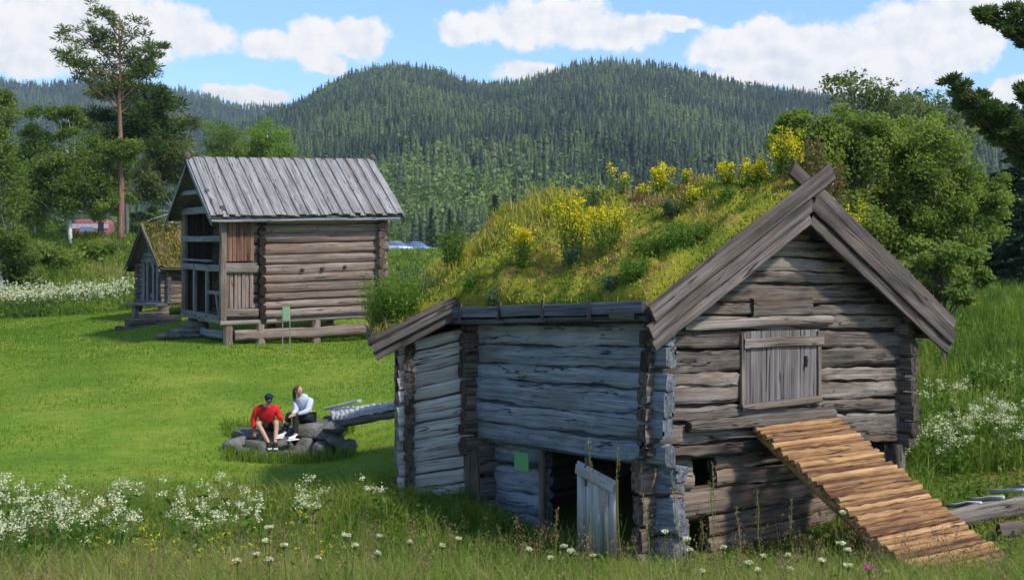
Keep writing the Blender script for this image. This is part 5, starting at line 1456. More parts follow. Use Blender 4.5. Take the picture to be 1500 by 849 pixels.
pine("scots_pine", "tall lone pine with a bare orange trunk and an airy crown against the sky", pb, (356 - 22) * s, LB, 0.23, M_PBARK, lean=-0.1, ntuft=62, ln=0.34, tone=0.75, radmul=0.95)
# darker pine just behind, its low boughs spreading either side of that trunk
Yq = 90.0; s = Yq / F; b_ = gbase(186, 352, Yq); LB = []
for px, py, rd in ((140, 135, 20), (165, 122, 16), (205, 118, 18), (235, 128, 20), (125, 160, 20), (150, 165, 24), (190, 150, 22), (225, 155, 24), (255, 150, 18), (265, 175, 18), (140, 190, 20), (180, 185, 22), (215, 190, 22), (245, 200, 20), (170, 140, 18), (200, 170, 24), (160, 205, 20), (230, 180, 20)):
    LB.append((np.clip((352 - py) / 262 - 0.05, 0.1, 0.95), P(px, py, Yq) + np.array([0, NR.uniform(-2, 2), 0]), rd * s))
pine("pine", "dark bushy pine crown behind the tall pine's trunk", b_, 250 * s, LB, 0.14, M_BARK, ntuft=220, ln=0.42, tone=0.5)
broad("birch_tree", "light green birch cut by the left edge of the photo", gbase(2, 420, 66), [px_crown(-8, 290, 40, 110, 66), px_crown(-2, 190, 26, 70, 66), px_crown(18, 355, 34, 50, 66)], 22000, 0.17, "birch", M_BBARK, 0.14, nclump=110, cr=0.34)
broad("birch_tree", "broad birch with a white stem left of the tall pine", gbase(104, 366, 79), [px_crown(98, 250, 46, 66, 79), px_crown(92, 180, 26, 40, 79), px_crown(60, 285, 34, 50, 79), px_crown(135, 285, 30, 45, 79)], 30000, 0.18, "birch", M_BBARK, 0.14, nclump=130, cr=0.34)
broad("birch_tree", "slender dark birch between the edge birch and the white-stemmed one", gbase(50, 372, 84), [px_crown(48, 265, 30, 80, 84), px_crown(52, 200, 20, 45, 84)], 18000, 0.18, "birch", M_BBARK, 0.11, nclump=90, cr=0.34)
broad("birch_tree", "low leafy birch crown right in front of the tall pine's lower trunk", gbase(145, 362, 82), [px_crown(150, 235, 38, 46, 82), px_crown(165, 290, 30, 34, 82), px_crown(182, 222, 34, 20, 79)], 16000, 0.18, "birch", M_BARK, 0.09, nclump=80, cr=0.36)
broad("birch_tree", "grey-green birch with a pale bare stem behind the storehouse's left eave", gbase(250, 352, 96), [px_crown(262, 205, 38, 66, 96), px_crown(240, 255, 44, 44, 96), px_crown(285, 262, 30, 40, 96), px_crown(215, 275, 34, 44, 96), px_crown(232, 225, 36, 40, 96), px_crown(205, 320, 30, 30, 96)], 36000, 0.19, "greywillow", M_BBARK, 0.11, nclump=100, cr=0.34)
broad("birch_tree", "bright yellow-green birch rising above the storehouse roof", gbase(388, 372, 125), [px_crown(392, 210, 34, 40, 125), px_crown(404, 240, 40, 40, 125), px_crown(365, 245, 34, 44, 125)], 16000, 0.22, "bright", M_BBARK, 0.13, nclump=80, cr=0.36)
broad("birch_tree", "small bright round birch top right beside the one above the storehouse roof", gbase(448, 372, 128), [px_crown(448, 238, 12, 12, 128), px_crown(446, 262, 22, 22, 128)], 1600, 0.3, "bright", M_BBARK, 0.1)
broad("birch_tree", "dull green birch between the grey-green birch and the bright one", gbase(322, 362, 122), [px_crown(322, 222, 34, 50, 122), px_crown(340, 262, 34, 40, 122), px_crown(300, 290, 30, 40, 122)], 15000, 0.22, "birch", M_BARK, 0.12, nclump=80, cr=0.36)
for (px, py, hw, hh, Y, lab, lf) in ((22, 392, 46, 34, 67, "dark leafy bush at the left edge above the flower strip", "birch"), (78, 380, 40, 24, 72, "round bush on the bank below the white-stemmed birch", "willow"),
                                 (140, 372, 34, 18, 75, "low bush on the bank just left of the tall pine's foot", "herb"), (200, 372, 30, 18, 78, "low bush on the bank right of the tall pine's foot", "willow"), (232, 368, 26, 20, 84, "bush behind the shed's turf ridge", "greywillow"),
                                 (20, 345, 60, 45, 88, "shady thicket behind the edge birch", "birch"), (75, 345, 26, 30, 92, "dark shrub behind the white-stemmed birch", "birch")):
    broad("bush", lab, gbase(px, py + hh, Y), [px_crown(px, py, hw, hh, Y)], int(hw * hh * 2.6), 0.22, lf, None, 0.06, "bush", nclump=26)
# scattered trees beyond the storehouse and the barn roof
MID = [broad("field_birch", "round green birch in the scattered row at the foot of the wooded hill", (0, 0, 0), [((0, 0, 4.6), (2.3, 2.3, 2.6)), ((0.4, 0, 7), (1.5, 1.5, 1.8))], 2600, 0.38, "birch", M_BBARK, 0.16, group="trees at the foot of the hill", nclump=30),
       spruce("field_spruce", "dark narrow spruce in the scattered row at the foot of the wooded hill", (0, 0, 0), 11.0, 1.9, 2400, "trees at the foot of the hill", 0.7, tone=0.8),
       broad("field_willow", "light green bushy tree in the scattered row at the foot of the wooded hill", (0, 0, 0), [((0, 0, 2.6), (2.6, 2.6, 2.2)), ((1.4, 0, 3.4), (1.6, 1.6, 1.6))], 2200, 0.38, "bright", M_BARK, 0.14, group="trees at the foot of the hill", nclump=30)]
used = [0, 0, 0]
for i in range(74):
    px = RN.uniform(-20, 800) if i < 46 else RN.uniform(800, 1560); Y = RN.uniform(215, 330)
    if 555 < px < 640: Y = RN.uniform(250, 330)
    kk = RN.choice((0, 0, 1, 2, 2, 1)); o = MID[kk] if not used[kk] else copy_tree(MID[kk]); used[kk] = 1
    g_ = gbase(px, 400, Y); o.location = tuple(g_ - UP * 0.1); sc_ = RN.uniform(0.65, 1.05); o.scale = (sc_, sc_, sc_ * RN.uniform(0.9, 1.1)); o.rotation_euler = (0, 0, RN.uniform(0, 6.28))

# ================================================================== right side
broad("willow", "big rounded willow behind the barn's gable peak", gbase(1235, 440, 31), [px_crown(1215, 245, 80, 80, 31), px_crown(1180, 205, 44, 55, 31), px_crown(1262, 196, 62, 46, 31), px_crown(1152, 190, 30, 40, 31), px_crown(1240, 330, 70, 70, 31)], 42000, 0.095, "willow", None, 0.10, nclump=170, cr=0.29)
broad("willow", "broadest willow crown right of the barn's gable peak", gbase(1350, 440, 31.5), [px_crown(1340, 250, 88, 74, 31.5), px_crown(1395, 320, 72, 80, 31.5), px_crown(1320, 345, 70, 64, 31.5), px_crown(1345, 205, 60, 40, 31.5), px_crown(1435, 290, 46, 60, 31.5)], 56000, 0.095, "willow", None, 0.11, nclump=220, cr=0.28)
broad("willow", "low willow bush beside the barn's right eave", gbase(1385, 450, 29), [px_crown(1375, 385, 52, 44, 29), px_crown(1330, 400, 40, 40, 29), px_crown(1392, 425, 40, 26, 29), px_crown(1430, 400, 36, 34, 29.5)], 15000, 0.11, "willow", None, 0.07, "bush", nclump=50)
broad("aspen", "thin airy aspen top above the willows against the cloud", gbase(1260, 440, 36), [px_crown(1245, 132, 46, 26, 36), px_crown(1225, 112, 28, 14, 36), px_crown(1285, 140, 40, 22, 36), px_crown(1310, 160, 50, 26, 36)], 2600, 0.11, "greywillow", None, 0.04, nclump=80, cr=0.36)
broad("aspen", "sparse aspen top right of the airy one, blue sky showing through", gbase(1380, 440, 37), [px_crown(1365, 165, 46, 34, 37), px_crown(1400, 195, 44, 32, 37), px_crown(1335, 150, 30, 24, 37)], 2600, 0.11, "greywillow", None, 0.04, nclump=80, cr=0.36)
for px, Y, top, R_, lab in ((1492, 47, 195, 2.3, "tallest dark spruce at the right edge behind the willows"), (1452, 52, 250, 1.9, "dark spruce between the willows and the tallest spruce"), (1540, 44, 170, 2.4, "dark spruce outside the right edge"), (1425, 58, 300, 1.7, "shorter dark spruce low behind the right willow")):
    b_ = gbase(px, 418, Y); spruce("spruce", lab, b_, P(px, top, Y)[2] - b_[2], R_, 9000, None, 0.30)
Yb = 24.0; s = Yb / F; b_ = gbase(1590, 500, Yb); LB = []
for f, px, py, rd in ((0.62, 1383, 118, 13), (0.62, 1398, 133, 13), (0.60, 1418, 142, 12), (0.60, 1408, 158, 13), (0.58, 1440, 138, 10), (0.58, 1440, 158, 14), (0.57, 1462, 170, 14), (0.56, 1455, 192, 14), (0.56, 1482, 185, 15), (0.57, 1495, 160, 12),
                     (0.60, 1495, 127, 12), (0.55, 1478, 205, 14), (0.55, 1505, 200, 18), (0.84, 1430, 16, 10), (0.84, 1450, 10, 11), (0.83, 1470, 18, 12), (0.84, 1490, 6, 14), (0.81, 1497, 48, 8), (0.7, 1640, 100, 20), (0.8, 1660, 40, 20), (0.9, 1600, -30, 22), (0.97, 1580, -70, 20), (0.75, 1560, 60, 16), (0.6, 1700, 160, 20)):
    LB.append((f, P(px, py, Yb) + np.array([0, NR.uniform(-0.25, 0.25), 0]), rd * s))
pine("pine", "pine reaching dark boughs in from beyond the right edge of the photo", b_, (500 + 90) * s, LB, 0.17, M_PBARK, ntuft=170, ln=0.13, tone=0.5, radmul=1.0)
broad("bush", "small light green bush peeping over the barn's turf ridge", gbase(765, 420, 62), [px_crown(770, 304, 20, 14, 62), px_crown(765, 345, 22, 40, 62)], 1500, 0.16, "bright", None, 0.05, "bush", nclump=16)
for px, py, hw, hh, Y, lab in ((1440, 575, 56, 40, 27, "wide leafy bush on the grassy slope right of the barn"), (1495, 560, 40, 36, 28.5, "bush on the slope cut by the right edge of the photo"), (1395, 535, 34, 26, 30, "small bush higher up the slope right of the barn"), (1480, 500, 40, 18, 34, "low bush near the top of the slope at the right edge")):
    broad("bush", lab, gbase(px, py + hh, Y), [px_crown(px, py, hw, hh, Y)], int(hw * hh * 3), 0.085, "herb", None, 0.04, "bush", nclump=44, cr=0.28)

# ================================================================== plants rooted in the turf roofs
def stem_plant(name, label, base, H, W, nst, flower=0.5, leaf="herb", ftone=0.6, lsize=0.05, fsize=0.03, fl="yellow", group=None, nl=40, nf=60, cat="plant"):
    base = np.asarray(base, float); root = empty(name, tuple(base), label, cat, group)
    lm_ = MB(); fm_ = MB(); nfl = 0
    for i in range(nst):
        a_ = NR.uniform(0, 6.283); r_ = W * math.sqrt(NR.random()); h = H * NR.uniform(0.6, 1.05) * (1 - 0.25 * r_ / W)
        foot = base + np.array([math.cos(a_) * r_ * 0.45, math.sin(a_) * r_ * 0.45, -0.05]); tip = base + np.array([math.cos(a_) * r_, math.sin(a_) * r_, h])
        pts = limb_pts(foot, tip, 4, 0.08, 0.03); tube(lm_, pts, [0.006, 0.005, 0.004, 0.003], 4, 0.4, cap=False)
        t = NR.random(nl) ** 0.8 * 0.95; q = foot + (tip - foot) * t[:, None] + NR.normal(0, 1, (nl, 3)) * 0.035 * (1 + W)
        leaves(lm_, q, lsize * NR.uniform(0.6, 1.4, nl) * (1.15 - 0.5 * t), 0.42, np.clip(0.5 + NR.normal(0, 0.2, nl), 0, 1), 0, flat=0.2)
        if flower > 0 and NR.random() < 0.9:
            t = 1 - NR.random(nf) ** 1.2 * flower; sp = 0.016 + 0.05 * (1 - t) / max(flower, .01)
            q = foot + (tip - foot) * t[:, None] + NR.normal(0, 1, (nf, 3)) * sp[:, None]; q[:, 2] += 0.02
            leaves(fm_, q, fsize * NR.uniform(0.6, 1.4, nf), 0.8, np.clip(ftone + NR.normal(0, 0.2, nf), 0, 1), 0); nfl += 1
    lo = lm_.build("stems_and_leaves", LM[leaf], root)
    if nfl: fm_.build("blossoms", LM[fl], root)
    return root
GY = "yellow-flowered plants on the barn's turf roof"
def on_roof(px, py):
    """turf point seen at this pixel, or just below it when the pixel clears the ridge."""
    for dy in range(0, 60, 3):
        h = hit(px, py + dy)
        if zroof(h[0], h[1]) > 0: return h
    return h
for px, py, ph_, pw, nst, fl_, lab, lf in (
        (838, 378, 112, 28, 24, 0.45, "tallest yellow-flowered clump in the middle of the barn's turf", "herb"),
        (888, 366, 70, 30, 20, 0.16, "green clump with a few yellow tips right of the tallest one", "herb"),
        (970, 274, 50, 22, 15, 0.6, "round yellow clump standing alone on the turf ridge", "herb"),
        (1060, 262, 38, 14, 8, 0.6, "small yellow clump on the ridge left of the big one", "herb"),
        (1105, 258, 42, 22, 13, 0.55, "yellow clump on the ridge touching the big one's left side", "herb"),
        (1152, 256, 78, 28, 22, 0.55, "biggest yellow-flowered clump on the ridge at the crossed gable boards", "herb"),
        (1188, 250, 52, 16, 9, 0.5, "yellow clump right behind the crossed gable boards", "herb"),
        (942, 276, 22, 10, 5, 0.6, "short yellow sprig left of the lone round clump", "herb"),
        (1003, 270, 26, 12, 5, 0.5, "small yellow sprig right of the lone round clump", "herb"),
        (1012, 300, 26, 14, 6, 0.5, "low yellow clump on the turf below the ridge", "herb"),
        (912, 272, 32, 6, 3, 0.4, "single thin yellow stalk on the ridge", "herb"),
        (895, 275, 44, 5, 2, 0.25, "thin tall green stalk on the ridge", "herb"),
        (800, 322, 30, 8, 4, 0.4, "short yellow stalks at the left end of the ridge", "herb"),
        (1345, 392, 50, 16, 9, 0.5, "yellow clump low on the far roof slope by the right eave", "herb"),
        (1378, 402, 34, 10, 5, 0.5, "smallest yellow clump lowest by the right eave", "herb"),
        (760, 388, 60, 20, 16, 0.06, "dark green clump with faint yellow left of the tallest clump", "herb")):
    b_ = on_roof(px, py) if px < 1250 else None
    if px == 1188: b_ = B(PA + 0.35, 0.9, 0); b_[2] = float(zroof(b_[0], b_[1]))
    if px >= 1250:
        p_ = 4.6 if px < 1360 else 5.2; b_ = B(p_, 0.55, 0); b_[2] = float(zroof(b_[0], b_[1]))
        ph_ = ph_ + 34
    s_ = b_[1] / F
    stem_plant("yellow_flower_clump", lab, b_, ph_ * s_, pw * s_, nst, fl_, lf, group=GY, nl=46, nf=62)
GG = "green herbs growing on the barn's turf roof"
for px, py, ph_, pw, nst, lab, lf in (
        (662, 385, 64, 24, 26, "upright bushy green sapling on the rear turf roof", "herb"),
        (592, 462, 80, 40, 46, "bushy light green shrub at the rear eave", "bright"), (558, 474, 84, 38, 42, "bushy green shrub overhanging the rear eave's left end", "bright"), (612, 440, 62, 32, 30, "green shrub just above the rear eave shrubs", "blueherb"),
        (950, 375, 34, 26, 16, "green leafy patch under the ridge yellow flowers", "herb"), (1000, 360, 40, 34, 24, "dark green leafy patch in the turf left of the gable boards", "herb"), (1030, 345, 26, 20, 9, "leafy patch nearest the gable boards", "herb"),
        (935, 405, 28, 30, 18, "leafy green patch low on the turf above the eave board", "herb"), (900, 420, 18, 18, 7, "small leafy patch beside the eave board's middle", "blueherb"), (838, 384, 26, 26, 10, "grey-green rosette at the foot of the tallest yellow clump", "blueherb"),
        (720, 445, 18, 20, 7, "grey-green sprig at the eave above the barn's long wall", "blueherb"), (1065, 290, 20, 16, 7, "green sprig on the turf under the ridge's yellow clumps", "herb"), (985, 312, 26, 18, 9, "green tuft below the lone round yellow clump", "blueherb"),
        (690, 420, 22, 20, 8, "green tuft on the rear half of the turf", "herb"), (870, 300, 34, 14, 6, "greyish leggy herb on the ridge", "blueherb")):
    b_ = on_roof(px, py); s_ = b_[1] / F
    stem_plant("roof_herb", lab, b_, ph_ * s_, pw * s_, nst, 0, lf, group=GG, nl=60, lsize=0.055)
for p_, q_, H_, W_, n_, lab in ((3.15, 0.25, 1.0, 0.34, 40, "rusty brown seeding dock clump behind the gable's right slope"), (3.6, 0.3, 0.95, 0.34, 36, "second rusty brown clump further down the gable's right slope")):
    b_ = B(p_, q_, 0); b_[2] = float(zroof(b_[0], b_[1]))
    r_ = stem_plant("dock_clump", lab, b_, H_, W_, n_, 0.75, "herb", 0.3, 0.04, 0.03, "dry", "brown dock clumps on the barn roof", nl=14, nf=70)

# long dry grass standing on the rear ridge (uncountable, part of the turf)
m_ = MB(); n = 6000; u = NR.uniform(0.6, 4.2, n); v = NR.uniform(1.5, 5.5, n)
pp = C3 + (u[:, None] - 0.45) * EW + (v[:, None] - 0.38) * ER; zz = zroof(pp[:, 0], pp[:, 1]); ok = (zz > 0) & (fbm(u * 1.2, v * 1.2, 91, 3) > 0.36)
pp[:, 2] = zz; blades(m_, pp[ok], NR.uniform(0.10, 0.32, ok.sum()), 0.012, 0.6, np.clip(NR.normal(0.66, 0.2, ok.sum()), 0, 1))
o = m_.build("ridge_grass", M_TURFGRASS, barn); o["kind"] = "stuff"

# ================================================================== lawn, meadow, flowers (uncountable)
def in_barn(x, y):
    p, q = PQ(x, y); u, v = UVr(x, y)
    return ((p > -0.1) & (p < BW + 0.1) & (q > -0.1) & (q < 6.4)) | ((u > 0.35) & (u < 4.9) & (v > 0.3) & (v < 5.4)) 
def under_ramp(x, y):
    d = np.stack([x - rl0[0], y - rl0[1]], -1); a_ = d @ NG[:2]; c_ = d @ EG[:2]
    return (a_ > -0.1) & (a_ < run * 0.93) & (c_ > -0.15) & (c_ < 1.5)
def scatter(n, x0, x1, y0, y1, wide=True):
    y = np.sqrt(NR.uniform(y0 ** 2, y1 ** 2, n)); x = NR.uniform(x0, x1, n) * (y if wide else 1); return x, y
m_ = MB()
x, y = scatter(110000, -0.46, 0.14, 20, 58); lm = lawn_mask(x, y); ok = (NR.random(len(x)) < lm) & ~in_barn(x, y); x, y = x[ok], y[ok]
tn = np.clip(0.58 + (fbm(x * 0.35, y * 0.35, 101, 4) - 0.46) * 1.8 + NR.normal(0, 0.10, len(x)), 0.3, 1)
blades(m_, np.c_[x, y, zt(x, y)], NR.uniform(0.018, 0.055, len(x)) * (1 + y / 60), 0.014 * (0.6 + y / 40), 0.8, tn)
tag(m_.build("lawn_grass", LM["lawn"]), "short bright green mown lawn grass", "grass", kind="stuff")

m_ = MB()
def meadow(n, x0, x1, y0, y1, h0, h1, w_, seed, tone0=0.42, lean=0.45, dens=None, leafy=0.25):
    x, y = scatter(n, x0, x1, y0, y1); lm = lawn_mask(x, y)
    ok = (NR.random(len(x)) > lm * 1.02) & ~in_barn(x, y)
    if dens is not None: ok &= NR.random(len(x)) < dens(x, y)
    x, y = x[ok], y[ok]; k = len(x); ur = under_ramp(x, y)
    cl = fbm(x * 0.7, y * 0.7, seed, 4); cl2 = fbm(x * 2.5, y * 2.5, seed + 3, 3)
    tn = np.clip(tone0 + (cl - 0.46) * 1.5 + (cl2 - 0.45) * 0.8 + NR.normal(0, 0.15, k), 0, 1)
    tn = np.clip(tn + 0.55 * np.exp(-((CX + F * x / y - 160) / 48) ** 2 - ((y - 70.5) / 2.8) ** 2), 0, 1)
    h = (h0 + (h1 - h0) * NR.random(k) ** 1.4) * (0.55 + 0.9 * cl2) * np.where(ur, 0.3, 1); z = zt(x, y)
    gl = np.hypot(PQ(x, y)[0] - np.clip(PQ(x, y)[0], 0, BW), PQ(x, y)[1] - np.clip(PQ(x, y)[1], 0, 6))
    near_ = (y < 18.0) & (gl < 1.6)
    h = h * np.where(near_, 0.35, 1)
    px = CX + F * x / y                                      # trodden and grazed where the barn door, ramp foot and rail stand
    cap_py = np.where((px > 680) & (px < 1500), 800, 776) + NR.normal(0, 16, k)
    hm_ = np.clip((ZC - (cap_py - CY) / F * y) - z, 0.05, 2)
    h = np.where(y < 16.4, np.minimum(h, hm_), h)
    h = np.where((px > 1370) & (y > 15.5) & (y < 20.6), h * 0.22, h)
    blades(m_, np.c_[x, y, z - 0.03], h, w_ * (0.6 + 0.8 * NR.random(k)), lean, tn)
    nl = int(k * leafy); i = NR.integers(0, k, nl)
    q = np.c_[x[i], y[i], z[i] + h[i] * NR.uniform(0.15, 0.75, nl)] + NR.normal(0, 0.05, (nl, 3))
    leaves(m_, q, w_ * 5.0 * NR.uniform(0.6, 1.4, nl), 0.5, np.clip(tn[i] * 0.8, 0, 1), 0, flat=0.35)
meadow(62000, -0.46, 0.46, 6.5, 13.5, 0.35, 0.85, 0.009, 111, 0.74)
meadow(60000, -0.46, 0.46, 13.5, 22.5, 0.25, 0.62, 0.013, 115, 0.54, leafy=0.5)
meadow(75000, 0.12, 0.47, 16, 60, 0.3, 0.75, 0.02, 121, 0.42, leafy=0.4, dens=lambda x, y: np.clip(30 / y, 0, 1))
meadow(42000, -0.46, -0.1, 58, 85, 0.3, 0.8, 0.045, 131, 0.45, leafy=0.4)
meadow(26000, -0.2, 0.2, 58, 120, 0.3, 0.6, 0.06, 135, 0.5)
meadow(7000, -0.12, 0.02, 18.8, 21.5, 0.2, 0.6, 0.014, 137, 0.5, leafy=1.5, dens=lambda x, y: 1.0 + 0 * x)
k = 2400; px_ = NR.uniform(325, 520, k); Y_ = np.where(NR.random(k) < 0.5, NR.uniform(27.7, 28.6, k), NR.uniform(29.7, 30.6, k)); x_ = (px_ - CX) / F * Y_
blades(m_, np.c_[x_, Y_, zt(x_, Y_) - 0.02], NR.uniform(0.1, 0.36, k), 0.02, 0.5, np.clip(NR.normal(0.5, 0.2, k), 0, 1))
tag(m_.build("meadow_grass", LM["mead"]), "tall uncut meadow grass and herbs around the barn", "meadow", kind="stuff")

m_ = MB()                                                  # feathery seed heads over the meadow
x, y = scatter(700, -0.46, 0.46, 8, 15.5); ok = ~in_barn(x, y) & (fbm(x * 0.5, y * 0.5, 141, 3) > 0.38) & ~under_ramp(x, y); x, y = x[ok], y[ok]; z = zt(x, y)
h = NR.uniform(0.55, 1.0, len(x)); 
blades(m_, np.c_[x, y, z], h, 0.005, 0.25, np.clip(NR.normal(0.5, 0.2, len(x)), 0, 1))
for k in range(26):
    t = NR.uniform(0.72, 1.0, len(x)); leaves(m_, np.c_[x + NR.normal(0, .022, len(x)), y + NR.normal(0, .022, len(x)), z + h * t * 0.93], 0.022, 0.4, np.clip(NR.normal(0.5, 0.25, len(x)), 0, 1), axis=np.tile([0, 0, 1.0], (len(x), 1)))
tag(m_.build("seeding_grass", LM["dry"]), "brownish seeding grass heads over the foreground meadow", "grass", kind="stuff")

m_ = MB()                                                  # meadowsweet
def sweet(x, y, h0, h1, heads, size, spread, per):
    k = len(x); z = zt(x, y); h = NR.uniform(h0, h1, k)
    blades(m_, np.c_[x, y, z], h, 0.010 + size * 0.06, 0.1, 0.4, 1)
    for j in range(5):
        t = NR.uniform(0.2, 0.85, k); leaves(m_, np.c_[x + NR.normal(0, .07, k), y + NR.normal(0, .07, k), z + h * t], 0.10 + size, 0.5, np.clip(NR.normal(0.35, 0.2, k), 0, 1), 1, flat=0.4)
    for hd_ in range(heads):
        ox, oy, oz = NR.normal(0, spread, k), NR.normal(0, spread, k), NR.normal(0, spread * 0.7, k)
        for j in range(per):
            q = np.c_[x + ox, y + oy, z + h + oz] + NR.normal(0, size * 0.9, (k, 3)); leaves(m_, q, size * NR.uniform(0.5, 1.3, k), 0.85, np.clip(NR.normal(0.6, 0.25, k), 0, 1), 0)
def pick(n, px0, px1, Y0, Y1, f): 
    px = NR.uniform(px0, px1, n); Y = NR.uniform(Y0, Y1, n); ok = f(px, Y); px, Y = px[ok], Y[ok]; x = (px - CX) / F * Y
    ok = ~in_barn(x, Y) & ~under_ramp(x, Y); return x[ok], Y[ok]
x, y = pick(620, -40, 330, 14.2, 18.6, lambda p, Y: (NR.random(len(p)) < np.clip(0.85 - p / 700, 0.1, 1)) & (fbm(p / 70, Y * 0.8, 151, 2) > 0.33)); sweet(x, y, 0.5, 0.85, 3, 0.026, 0.03, 10)
x, y = pick(260, 250, 590, 15.0, 18.8, lambda p, Y: (fbm(p / 45, Y * 0.6, 153, 2) > 0.40)); sweet(x, y, 0.5, 0.85, 3, 0.026, 0.03, 10)
x, y = pick(400, 1305, 1540, 20.3, 24.0, lambda p, Y: fbm(p / 50, Y, 157, 2) > 0.32); sweet(x, y, 0.5, 0.82, 3, 0.027, 0.035, 9)
x, y = pick(130, 1380, 1520, 24.0, 27.5, lambda p, Y: fbm(p / 50, Y, 158, 2) > 0.45); sweet(x, y, 0.45, 0.7, 2, 0.02, 0.03, 6)
x, y = pick(650, -60, 205, 59.5, 65.0, lambda p, Y: NR.random(len(p)) < np.clip(1.2 - p / 260, 0.15, 1)); sweet(x, y, 0.6, 1.05, 2, 0.075, 0.09, 5)
tag(m_.build("meadowsweet", [LM["white"], LM["herb"]]), "drifts of creamy white meadowsweet in the tall grass", "flowers", kind="stuff")
m_ = MB()
x, y = pick(240, 120, 520, 12, 18.5, lambda p, Y: fbm(p / 40, Y, 159, 2) > 0.42); z = zt(x, y); h = NR.uniform(0.4, 0.7, len(x)); blades(m_, np.c_[x, y, z], h, 0.006, 0.2, 0.4, 1)
for j in range(7): leaves(m_, np.c_[x + NR.normal(0, .02, len(x)), y + NR.normal(0, .02, len(x)), z + h + NR.normal(0, .01, len(x))], 0.022, 0.9, NR.random(len(x)), 0)
tag(m_.build("yellow_meadow_flowers", [LM["yellow"], LM["herb"]]), "small scattered yellow flowers in the foreground meadow", "flowers", kind="stuff")

# single white umbels and tall stalks that stand out before the barn
GU = "white umbel flowers in the foreground grass"
def umbel(px, py, Y, wid, lab, mat="white"):
    top = P(px, py, Y); b_ = np.array([top[0] + RN.uniform(-.06, .06), Y + RN.uniform(-.05, .05), float(zt(top[0], Y))])
    root = empty("umbel_flower", tuple(b_), lab, "flower", GU if mat == "white" else None)
    m1 = MB(); tube(m1, limb_pts(b_, top, 5, 0, 0.02), [0.006, 0.005, 0.005, 0.004, 0.004], 5, 0.5, cap=False)
    k = 10; q = b_ + (top - b_) * NR.uniform(0.2, 0.75, k)[:, None] + NR.normal(0, .03, (k, 3)); leaves(m1, q, 0.06, 0.4, 0.4)
    for a_ in np.linspace(0, 6.28, 8, endpoint=False): tube(m1, [top - UP * wid * 0.6, top + np.array([math.cos(a_), math.sin(a_), 0]) * wid * 0.36], [0.003, 0.002], 4, 0.5, cap=False)
    m1.build("stem", LM["herb"], root)
    m2 = MB(); k = 90; r_ = np.sqrt(NR.random(k)) * wid / 2; a_ = NR.uniform(0, 6.28, k)
    q = top + np.c_[np.cos(a_) * r_, np.sin(a_) * r_, 0.02 - r_ ** 2 / wid * 0.5 + NR.normal(0, .006, k)]; leaves(m2, q, 0.016 * NR.uniform(.7, 1.4, k), 0.9, np.clip(NR.normal(0.7, 0.2, k), 0, 1), 0, flat=0.4)
    m2.build("flower_head", LM[mat], root); return root
lab_u = "white umbel flower standing above the grass in front of the barn"
for px, py, wd in ((1234, 752, 9), (1241, 806, 14), (1232, 797, 13), (1242, 829, 13), (1158, 834, 13), (1154, 814, 10), (1118, 816, 9), (1096, 825, 14), (1204, 822, 12), (1006, 790, 14), (1060, 803, 9), (1010, 806, 11), (974, 780, 10), (836, 808, 12), (826, 802, 10), (806, 818, 11), (775, 806, 10), (868, 815, 9), (1110, 836, 10), (1186, 842, 10), (1028, 838, 10), (1300, 838, 10)):
    umbel(px, py, RN.uniform(10.6, 12.6), wd * 11.5 / F * 0.95, lab_u)
for px, py, wd in ((394, 773, 15), (375, 812, 14), (347, 822, 13), (394, 820, 13), (389, 793, 11), (416, 800, 11), (507, 785, 13), (520, 800, 10), (553, 811, 11), (600, 795, 9), (648, 800, 10), (672, 790, 9), (465, 818, 11), (556, 786, 9)):
    umbel(px, py, RN.uniform(10.6, 12.6), wd * 11.5 / F * 0.95, "white umbel flower in the meadow left of the barn's foot")
umbel(1273, 832, 11.2, 0.11, "lone pink flower in the grass below the log ramp", "pink")
GT = "tall grass stalks before the barn wall"
for px, py in ((862, 640), (880, 700), (1043, 676), (1040, 705), (905, 655), (1108, 715), (985, 690), (942, 720), (1160, 730), (1225, 765), (1078, 740), (730, 770), (1028, 760), (816, 745), (1198, 790)):
    Y = RN.uniform(11.0, 13.5); top = P(px, py, Y); b_ = np.array([top[0] + RN.uniform(-.12, .12), Y, float(zt(top[0], Y))])
    root = empty("grass_stalk", tuple(b_), "tall thin pale grass stalk with a seed head before the barn wall", "grass stalk", GT)
    pts = limb_pts(b_, top, 7, 0, 0.03); m1 = MB(); tube(m1, pts, np.linspace(0.006, 0.003, 7), 5, 0.7, cap=False); m1.build("stem", LM["mead"], root)
    m2 = MB(); k = 60; t = NR.random(k); q = pts[-1] + (pts[-3] - pts[-1]) * (t * 0.75)[:, None] + NR.normal(0, .011, (k, 3)); leaves(m2, q, 0.026, 0.4, NR.random(k), axis=np.tile(unit(pts[-1] - pts[-3]), (k, 1))); m2.build("seed_head", LM["dry"], root)

# ================================================================== log and stakes in the grass at the right
fx0, fx1 = hit(1385, 775, False) + UP * 0.12, hit(1530, 748, False) + UP * 0.12
fence = empty("low_log_fence", tuple(fx0 - UP * 0.2), "low grey log rail with thin stakes laid across, in the grass right of the ramp", "fence")
m_ = MB(); beam(m_, fx0, fx1, 0.22, 0.26, kind="log", tone=0.75, wob=0.02); m_.build("rail", M_GREY, fence)
m_ = MB(); beam(m_, hit(1462, 786, False) + UP * 0.1, hit(1530, 778, False) + UP * 0.1, 0.2, 0.22, kind="log", tone=0.6, wob=0.02); m_.build("rail", M_GREY, fence)
for px, py in ((1385, 742), (1418, 733), (1448, 722), (1482, 716)):
    a_ = hit(px, py + 8, False) + UP * 0.1; c_ = hit(px + 52, py + 26, False) + UP * 0.30; m_ = MB(); tube(m_, limb_pts(a_, c_, 4, 0, 0.02), [0.03, 0.034, 0.034, 0.03], 7, 0.9); m_.build("stake", M_POLE, fence)

